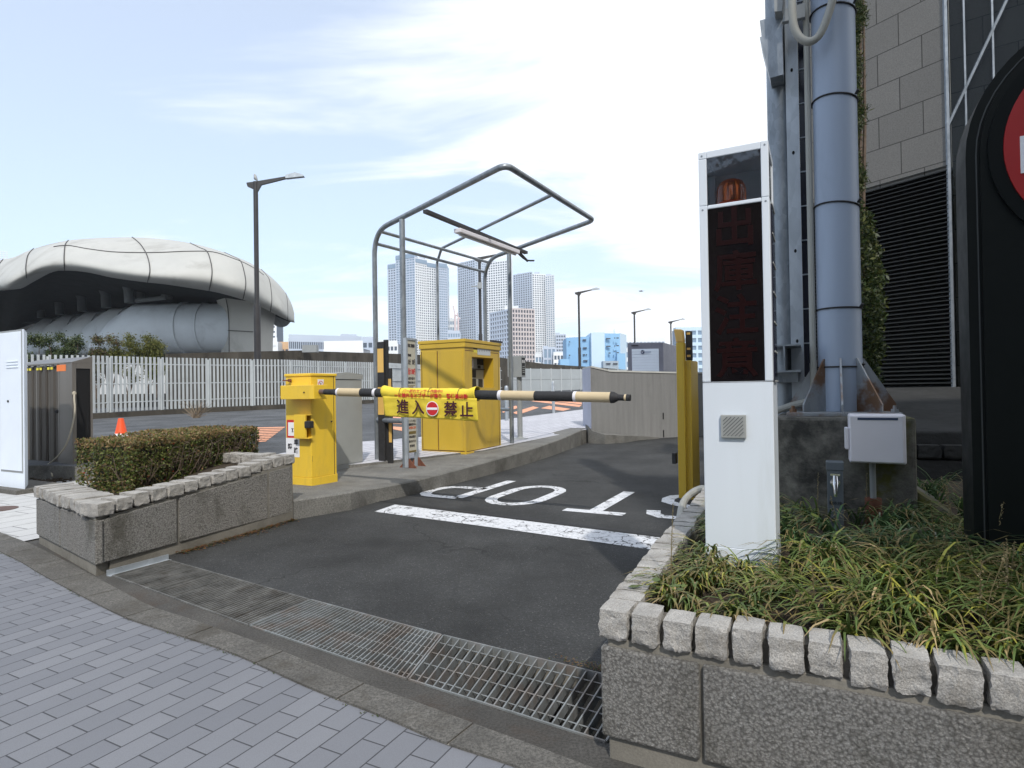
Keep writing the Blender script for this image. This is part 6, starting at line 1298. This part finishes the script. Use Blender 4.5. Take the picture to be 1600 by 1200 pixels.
for k, (tx, ty, th_) in enumerate(((-5.5, -9.5, 13.5), (1.5, -11, 12.5), (10, -12, 12))):
    to = thing('street_tree', ('thin leafed street tree behind the photographer, left one', 'middle street tree behind the photographer', 'right street tree behind the photographer')[k], 'tree', Vector((tx, ty, 0)), 'street trees behind the photographer')
    q = MB(); b0 = Vector((tx, ty, 0)); q.tube([b0, b0 + Z * 3, b0 + Z * 6 + Vector((.2, .1, 0)), b0 + Z * 10], [.2, .16, .12, .05], 10); ends = []
    for i in range(16):
        z = rnd(3.5, 9.5); a = rnd(0, 6.28); e = b0 + Vector((math.cos(a) * rnd(1.5, 3), math.sin(a) * rnd(1.5, 3), z + rnd(1, 2.8))); q.tube([b0 + Z * z, (b0 + Z * z).lerp(e, .5) + Z * .2, e], [.07, .05, .02], 6, caps=False); ends.append(e); ends.append((b0 + Z * z).lerp(e, .6))
    q.build('trunk', m_twig, to); q = MB(); cc = []
    for e in ends:
        for i in range(190): leafquad(q, cc, e + Vector((random.gauss(0, .45), random.gauss(0, .45), random.gauss(0, .4))), rnd(.05, .09), None, jit((.06, .09, .03)))
    q.build('crown', m_leaf, to, recalc=False, cols=cc)
# ---------------------------------------------------------------- city
def facade(o, p, q_, z0, z1, fl, bays, frame, glassm, band=.42, pil=.35, dp=.5, nm='facade'):
    d = (q_ - p); Ln = d.length; d.normalize(); n_ = Vector((d.y, -d.x, 0)); n_ = -n_ if n_.y > 0 else n_; fh = (z1 - z0) / fl; bwid = Ln / bays; f = MB(); ax = (d, n_, Z)
    c = (p + q_) / 2
    for i in range(fl + 1):
        z = z0 + i * fh; f.box(Vector((c.x, c.y, z)) + n_ * dp * .45, (Ln, dp * .9, fh * band), ax)
    for i in range(bays + 1):
        x = p + d * (bwid * i); f.box(Vector((x.x, x.y, (z0 + z1) / 2)) + n_ * dp * .5, (bwid * pil, dp, z1 - z0), ax)
    return f.build(nm, frame, o)
def prismb(o, pts, z0, z1, m, nm='core'):
    q = MB(); q.prism([Vector((p.x, p.y, z0)) for p in pts], Z * (z1 - z0)); return q.build(nm, m, o)
def gp_(x, Y): p = D(x, 600, Y); p.z = 0; return p
def zY(x, y, Y): return D(x, y, Y).z
# tower one
t1 = thing('residential_tower', 'tall white and blue zigzag residential tower, leftmost of the three behind the canopy', 'tower', gp_(655, 830), 'high-rise towers across the water')
pts = [(609, 845, 414), (621, 838, 414), (621.5, 822, 401), (651, 806, 400), (669, 822, 404), (687, 835, 411), (688, 822, 411), (700.5, 830, 411)]
Q = [gp_(x, Y) for x, Y, _ in pts]; back = [gp_(700, 880), gp_(610, 890)]
for i, (a, b_, yt, fl, by, fm, gm, bd, pl_) in enumerate(((0, 1, 414, 50, 3, m_frB, m_gW, .45, .35), (2, 3, 400, 54, 7, m_frB, m_gB, .4, .15), (3, 4, 403, 53, 6, m_frW, m_gW, .42, .36), (4, 5, 410, 52, 5, m_frW, m_gW, .42, .36), (6, 7, 411, 52, 4, m_frB, m_gB, .4, .2))):
    zt_ = zY(pts[a][0], yt, pts[a][1]); n_ = Vector((0, 30, 0)); prismb(t1, [Q[a], Q[b_], Q[b_] + n_, Q[a] + n_], 0, zt_, gm, 'glass_core'); facade(t1, Q[a], Q[b_], 0, zt_, fl, by, fm, gm, bd, pl_, .7)
    q = MB(); c = (Q[a] + Q[b_]) / 2; dd = (Q[b_] - Q[a]).normalized(); nx_ = Vector((-dd.y, dd.x, 0)); q.box(Vector((c.x, c.y, zt_ - 3.2)), ((Q[b_] - Q[a]).length, 2.4, 5.6), (dd, nx_, Z)); q.build('crown_band', m_gB, t1)
# tower two, three
t2 = thing('residential_tower', 'tall pale residential tower in the middle, behind the mauve office block', 'tower', gp_(760, 880), 'high-rise towers across the water')
for a, b_, Ya, Yb, yt, fl, by, fm, gm in ((718.5, 745, 905, 880, 412, 52, 8, m_frB, m_gW), (745, 762, 880, 892, 409, 52, 5, m_frB, m_gB), (762, 803, 892, 872, 411, 52, 11, m_frW, m_gW)):
    A_, B_ = gp_(a, Ya), gp_(b_, Yb); zt_ = zY((a + b_) / 2, yt, Ya); n_ = Vector((0, 35, 0)); prismb(t2, [A_, B_, B_ + n_, A_ + n_], 0, zt_, gm, 'glass_core'); facade(t2, A_, B_, 0, zt_, fl, by, fm, gm, .42, .33, .7)
t3 = thing('residential_tower', 'tall pale residential tower, rightmost of the three', 'tower', gp_(836, 980), 'high-rise towers across the water')
for a, b_, Ya, Yb, yt, fl, by, fm, gm in ((805, 834, 1000, 975, 430, 52, 8, m_frB, m_gW), (834, 855, 975, 985, 428, 52, 6, m_frW, m_gW), (855, 868.5, 978, 968, 432, 52, 4, m_frW, m_gB)):
    A_, B_ = gp_(a, Ya), gp_(b_, Yb); zt_ = zY((a + b_) / 2, yt, Ya); n_ = Vector((0, 35, 0)); prismb(t3, [A_, B_, B_ + n_, A_ + n_], 0, zt_, gm, 'glass_core'); facade(t3, A_, B_, 0, zt_, fl, by, fm, gm, .42, .36, .7)
for o_, spots_ in ((t2, ((728, 408, 900), (750, 405, 890), (775, 406, 885), (794, 407, 880))), (t3, ((815, 426, 990), (842, 424, 985), (860, 427, 980))), (t1, ((632, 396, 830), (662, 399, 835)))):
    for x_, y_, Y_ in spots_: q = MB(); a, b_ = gp_(x_ - 4, Y_ + 6), gp_(x_ + 4, Y_ + 6); z_ = zY(x_, y_, Y_); q.prism([Vector((p.x, p.y, z_ - 12)) for p in (a, b_, b_ + Vector((0, 8, 0)), a + Vector((0, 8, 0)))], Z * 12); q.build('roof_plant', m_frB, o_)
ob_ = thing('office_tower', 'mauve grid office tower in front of the residential towers', 'tower', gp_(800, 520))
for a, b_, Ya, Yb, fl, by, fm in ((768, 797, 545, 520, 18, 8, m_frB), (797, 836, 520, 530, 18, 9, m_brn)):
    A_, B_ = gp_(a, Ya), gp_(b_, Yb); zt_ = zY(b_, 484, Yb); n_ = Vector((0, 22, 0)); prismb(ob_, [A_, B_, B_ + n_, A_ + n_], 0, zt_, m_bldk, 'glass_core'); facade(ob_, A_, B_, 0, zt_, fl, by, fm, m_bldk, .34, .36, .8)
q = MB(); A_, B_ = gp_(790, 535), gp_(812, 532); q.prism([A_ + Z * 60, B_ + Z * 60, B_ + Vector((0, 10, 60)), A_ + Vector((0, 10, 60))], Z * (zY(800, 478, 533) - 60)); q.build('penthouse', m_frW, ob_)
def block(lab, x0, x1, yt, Y, fl, by, fm, gm, dpt=20, skew=0, group='low buildings across the water', band=.45, pil=.3, name='far_building', side=None):
    o = thing(name, lab, 'building', gp_((x0 + x1) / 2, Y), group); A_, B_ = gp_(x0, Y + skew), gp_(x1, Y); zt_ = zY((x0 + x1) / 2, yt, Y); n_ = Vector((0, dpt, 0)); prismb(o, [A_, B_, B_ + n_, A_ + n_], 0, zt_, gm, 'core'); facade(o, A_, B_, 0, zt_, fl, by, fm, gm, band, pil, .5)
    q = MB(); q.prism([A_ + Z * zt_ + Vector((0, 3, 0)), B_.lerp(A_, .6) + Z * zt_ + Vector((0, 3, 0)), B_.lerp(A_, .6) + Z * zt_ + Vector((0, 8, 0)), A_ + Z * zt_ + Vector((0, 8, 0))], Z * (2.0 * Y / 500)); q.build('roof_hut', fm, o); return o
block('pale striped tower just right of the white shell roof', 415, 432, 507, 620, 14, 2, m_frW, m_gW, band=.6)
block('small white block below the striped tower', 417, 434, 534, 420, 3, 2, m_frW, m_frW)
block('small orange-brown block left of the long low building', 434, 452, 540, 430, 3, 3, M('buff_block', (.6, .38, .2), .8), m_gW)
block('long low grey-blue building left of the canopy', 452, 566, 532, 450, 4, 40, m_frB, m_gW, skew=-25, band=.5)
block('small square tower rising behind the long low building', 533, 558, 525, 600, 8, 8, m_frB, m_gB)
block('long white low block in front of the grey-blue building', 507, 568, 545, 400, 2, 18, m_frW, m_gW, band=.7)
block('stepped pale block beside the left canopy post', 567, 584, 531, 430, 5, 2, m_frB, m_gW, band=.55)
block('white balconied block seen between the left canopy posts', 582, 622, 537, 440, 5, 7, m_frW, m_gW, band=.6)
block('low blue block at the foot of the crane, between two towers', 701, 720, 519, 700, 9, 5, m_frB, m_gB)
block('hazy unfinished block behind the crane', 701, 718, 500, 900, 12, 5, m_frW, m_gB)
block('small glassy block right of the mauve office tower', 837, 852, 555, 480, 4, 3, m_frW, m_gB)
block('blue-grey block under the right tower', 850, 869, 544, 470, 4, 3, m_frB, m_gB, band=.2)
block('pale narrow tower right of the three towers', 870, 885, 523, 720, 16, 4, m_frB, m_gW)
block('white stepped low block left of the blue building', 866, 886, 553, 460, 5, 4, m_frW, m_gW)
block('very pale block behind the blue building', 960, 1040, 531, 800, 5, 14, m_frW, m_gB)
block('pale blue high block behind the raised yellow gate', 1060, 1110, 514, 300, 8, 5, m_blul, m_gB, dpt=10)
# cranes
for lab, x, y0, y1, jx, jy in (('red and white tower crane between the towers', 711, 520, 492, 708, 478), ('second red and white tower crane, right of the taller one', 716, 520, 497, 714, 488), ('small crane jib above the long low building', 475, 532, 528, 481, 524)):
    Y = 760; q = MB(); a, b_ = D(x, y0 + 20, Y), D(x, y1, Y); q.tube([a, b_], 1.2, 4); q.tube([b_, D(jx, jy, Y)], .7, 4); q.tube([b_ , D(x + 3, y1 + 1, Y)], 1.0, 4); tag(q.build('tower_crane', M('crane_paint', (.62, .5, .5), .7)), lab, 'crane', 'cranes on the skyline')
# blue building
bb = thing('blue_warehouse', 'bright blue windowed warehouse building beyond the ramp wall', 'building', gp_(930, 200))
Y = 200
def bpr(x0, x1, yt, Y0, Y1, m, nm='wall', dpt=14): A_, B_ = gp_(x0, Y0), gp_(x1, Y1); zt_ = zY((x0 + x1) / 2, yt, (Y0 + Y1) / 2); return prismb(bb, [A_, B_, B_ + Vector((0, dpt, 0)), A_ + Vector((0, dpt, 0))], 0, zt_, m, nm), zt_
bpr(886, 909, 527, 201, 199, m_blu); bpr(909, 926, 526, 200, 200, m_blu); bpr(925, 946, 519.5, 197, 197.5, m_blul, 'stair_tower'); bpr(945, 970, 521, 200, 202, m_blu); bpr(970, 980, 522, 202, 209, m_blul, 'end_wall', 8); bpr(965, 978, 552, 196, 198, m_blu, 'annexe', 3); bpr(876, 890, 561, 190, 190, m_blu, 'annexe', 8)
q = MB(); A_, B_ = gp_(943, 190), gp_(967, 190); z1_, z2_, z3_ = zY(955, 576, 190), zY(955, 564, 190), zY(955, 556, 190); prismb(bb, [A_, B_, B_ + Vector((0, 4, 0)), A_ + Vector((0, 4, 0))], 0, z2_, M('grey_block', (.3, .36, .42), .6), 'loading_bay')
for x0, x1, y in ((889, 891, 534), (889, 891, 555), (910.5, 916, 531), (911, 917, 543.5), (911, 914, 554), (915.5, 917, 554), (911.5, 918, 563.5), (923, 925, 531.5), (923, 925, 543), (923, 925, 553.5), (923.5, 925.5, 563.5), (947, 954, 529), (947.5, 954, 541), (951, 954, 551.5), (960, 961.5, 528), (963.5, 967, 528), (960, 961.5, 540.5), (963.5, 967, 540), (960, 961.5, 549), (964, 967, 551), (947, 954, 568), (958, 965, 568)):
    q = MB(); Yq = 195.5 if 925 < x0 < 946 else (189.6 if y > 566 else (199.4 if x0 < 925 else 199.3)); a, b_ = D(x0, y - .8, Yq), D(x1, y + .9, Yq); q.hexa([Vector((a.x, Yq, b_.z)), Vector((b_.x, Yq, b_.z)), Vector((b_.x, Yq + .7, b_.z)), Vector((a.x, Yq + .7, b_.z)), Vector((a.x, Yq, a.z)), Vector((b_.x, Yq, a.z)), Vector((b_.x, Yq + .7, a.z)), Vector((a.x, Yq + .7, a.z))]); q.build('window', m_bldk, bb)
q = MB(); c = D(963, 519, 203); q.lathe(Vector((c.x, c.y, zY(963, 521.5, 203))), [(.001, 0), (.9, 0), (.9, 1.4), (.5, 2), (.001, 2)], 12); q.build('roof_tank', m_frW, bb)
# left edge bits
q = MB(); A_, B_ = gp_(-60, 90), gp_(34, 92); q.prism([D(-60, 486, 90), D(0, 487, 90), D(26, 496, 92), D(26, 501, 92), D(-60, 506, 90)], Vector((0, 6, 0))); tag(q.build('tiled_roof', M('terracotta', (.5, .2, .12), .8, var=.1)), 'terracotta coloured roof edge under the left end of the shell', 'roof')
lt_ = thing('lattice_tower', 'thin pale scaffold tower top at the far left above the shell', 'tower', D(2, 420, 300)); q = MB()
for z in range(5): a, b_ = D(-15, 393 + z * 3.4, 300), D(12, 394 + z * 3.4, 300); q.tube([a, b_], .16, 4)
for x in (-12, -6, 0, 6, 11): q.tube([D(x, 392, 300), D(x, 412, 300)], .13, 4)
q.build('scaffold', m_frW, lt_)
# bird
q = MB(); c = D(1002, 455, 60); q.add([c + Vector((-.55, 0, .18)), c + Vector((-.1, .05, .05)), c + Vector((.05, -.1, .0)), c + Vector((.15, .1, .03)), c + Vector((.6, 0, .1)), c + Vector((.1, .25, .02)), c + Vector((0, .3, -.02))], [(0, 1, 2, 5), (2, 4, 3, 5), (1, 2, 3, 6)]); q.tube([c + Vector((-.25, 0, 0)), c + Vector((0, 0, .02)), c + Vector((.2, 0, 0))], [.03, .07, .02], 6); tag(q.build('bird', m_blackm, recalc=False), 'small dark bird gliding in the white sky above the ramp', 'bird')
q = MB(); c = Vector((pb1.x, pb1.y, zt1)); q.tube([c + Z * .05 + Vector((.1, 0, 0)), c + Z * .18, c + Z * .34 + Vector((-.03, 0, 0)), c + Z * .4 + Vector((-.06, 0, 0))], [.03, .1, .07, .03], 8); tag(q.build('perched_bird', m_greyb), 'small grey bird perched on top of the nearest street lamp', 'bird')

# ---------------------------------------------------------------- haze
hm_ = bpy.data.materials.new('haze'); hm_.use_nodes = True; t = hm_.node_tree; t.nodes.clear(); pv = nn(t, 'ShaderNodeVolumePrincipled'); pv.inputs['Color'].default_value = (.86, .92, 1, 1); pv.inputs['Density'].default_value = .00026; pv.inputs['Anisotropy'].default_value = .2; ou = nn(t, 'ShaderNodeOutputMaterial'); t.links.new(pv.outputs[0], ou.inputs['Volume'])
q = MB(); q.box((0, 585, 99), (2420, 1370, 201), FX); hz_o = q.build('haze', hm_); struct(hz_o, 'stuff')
for o in bpy.data.objects:
    for k in ('_b', '_w'):
        if k in o: del o[k]
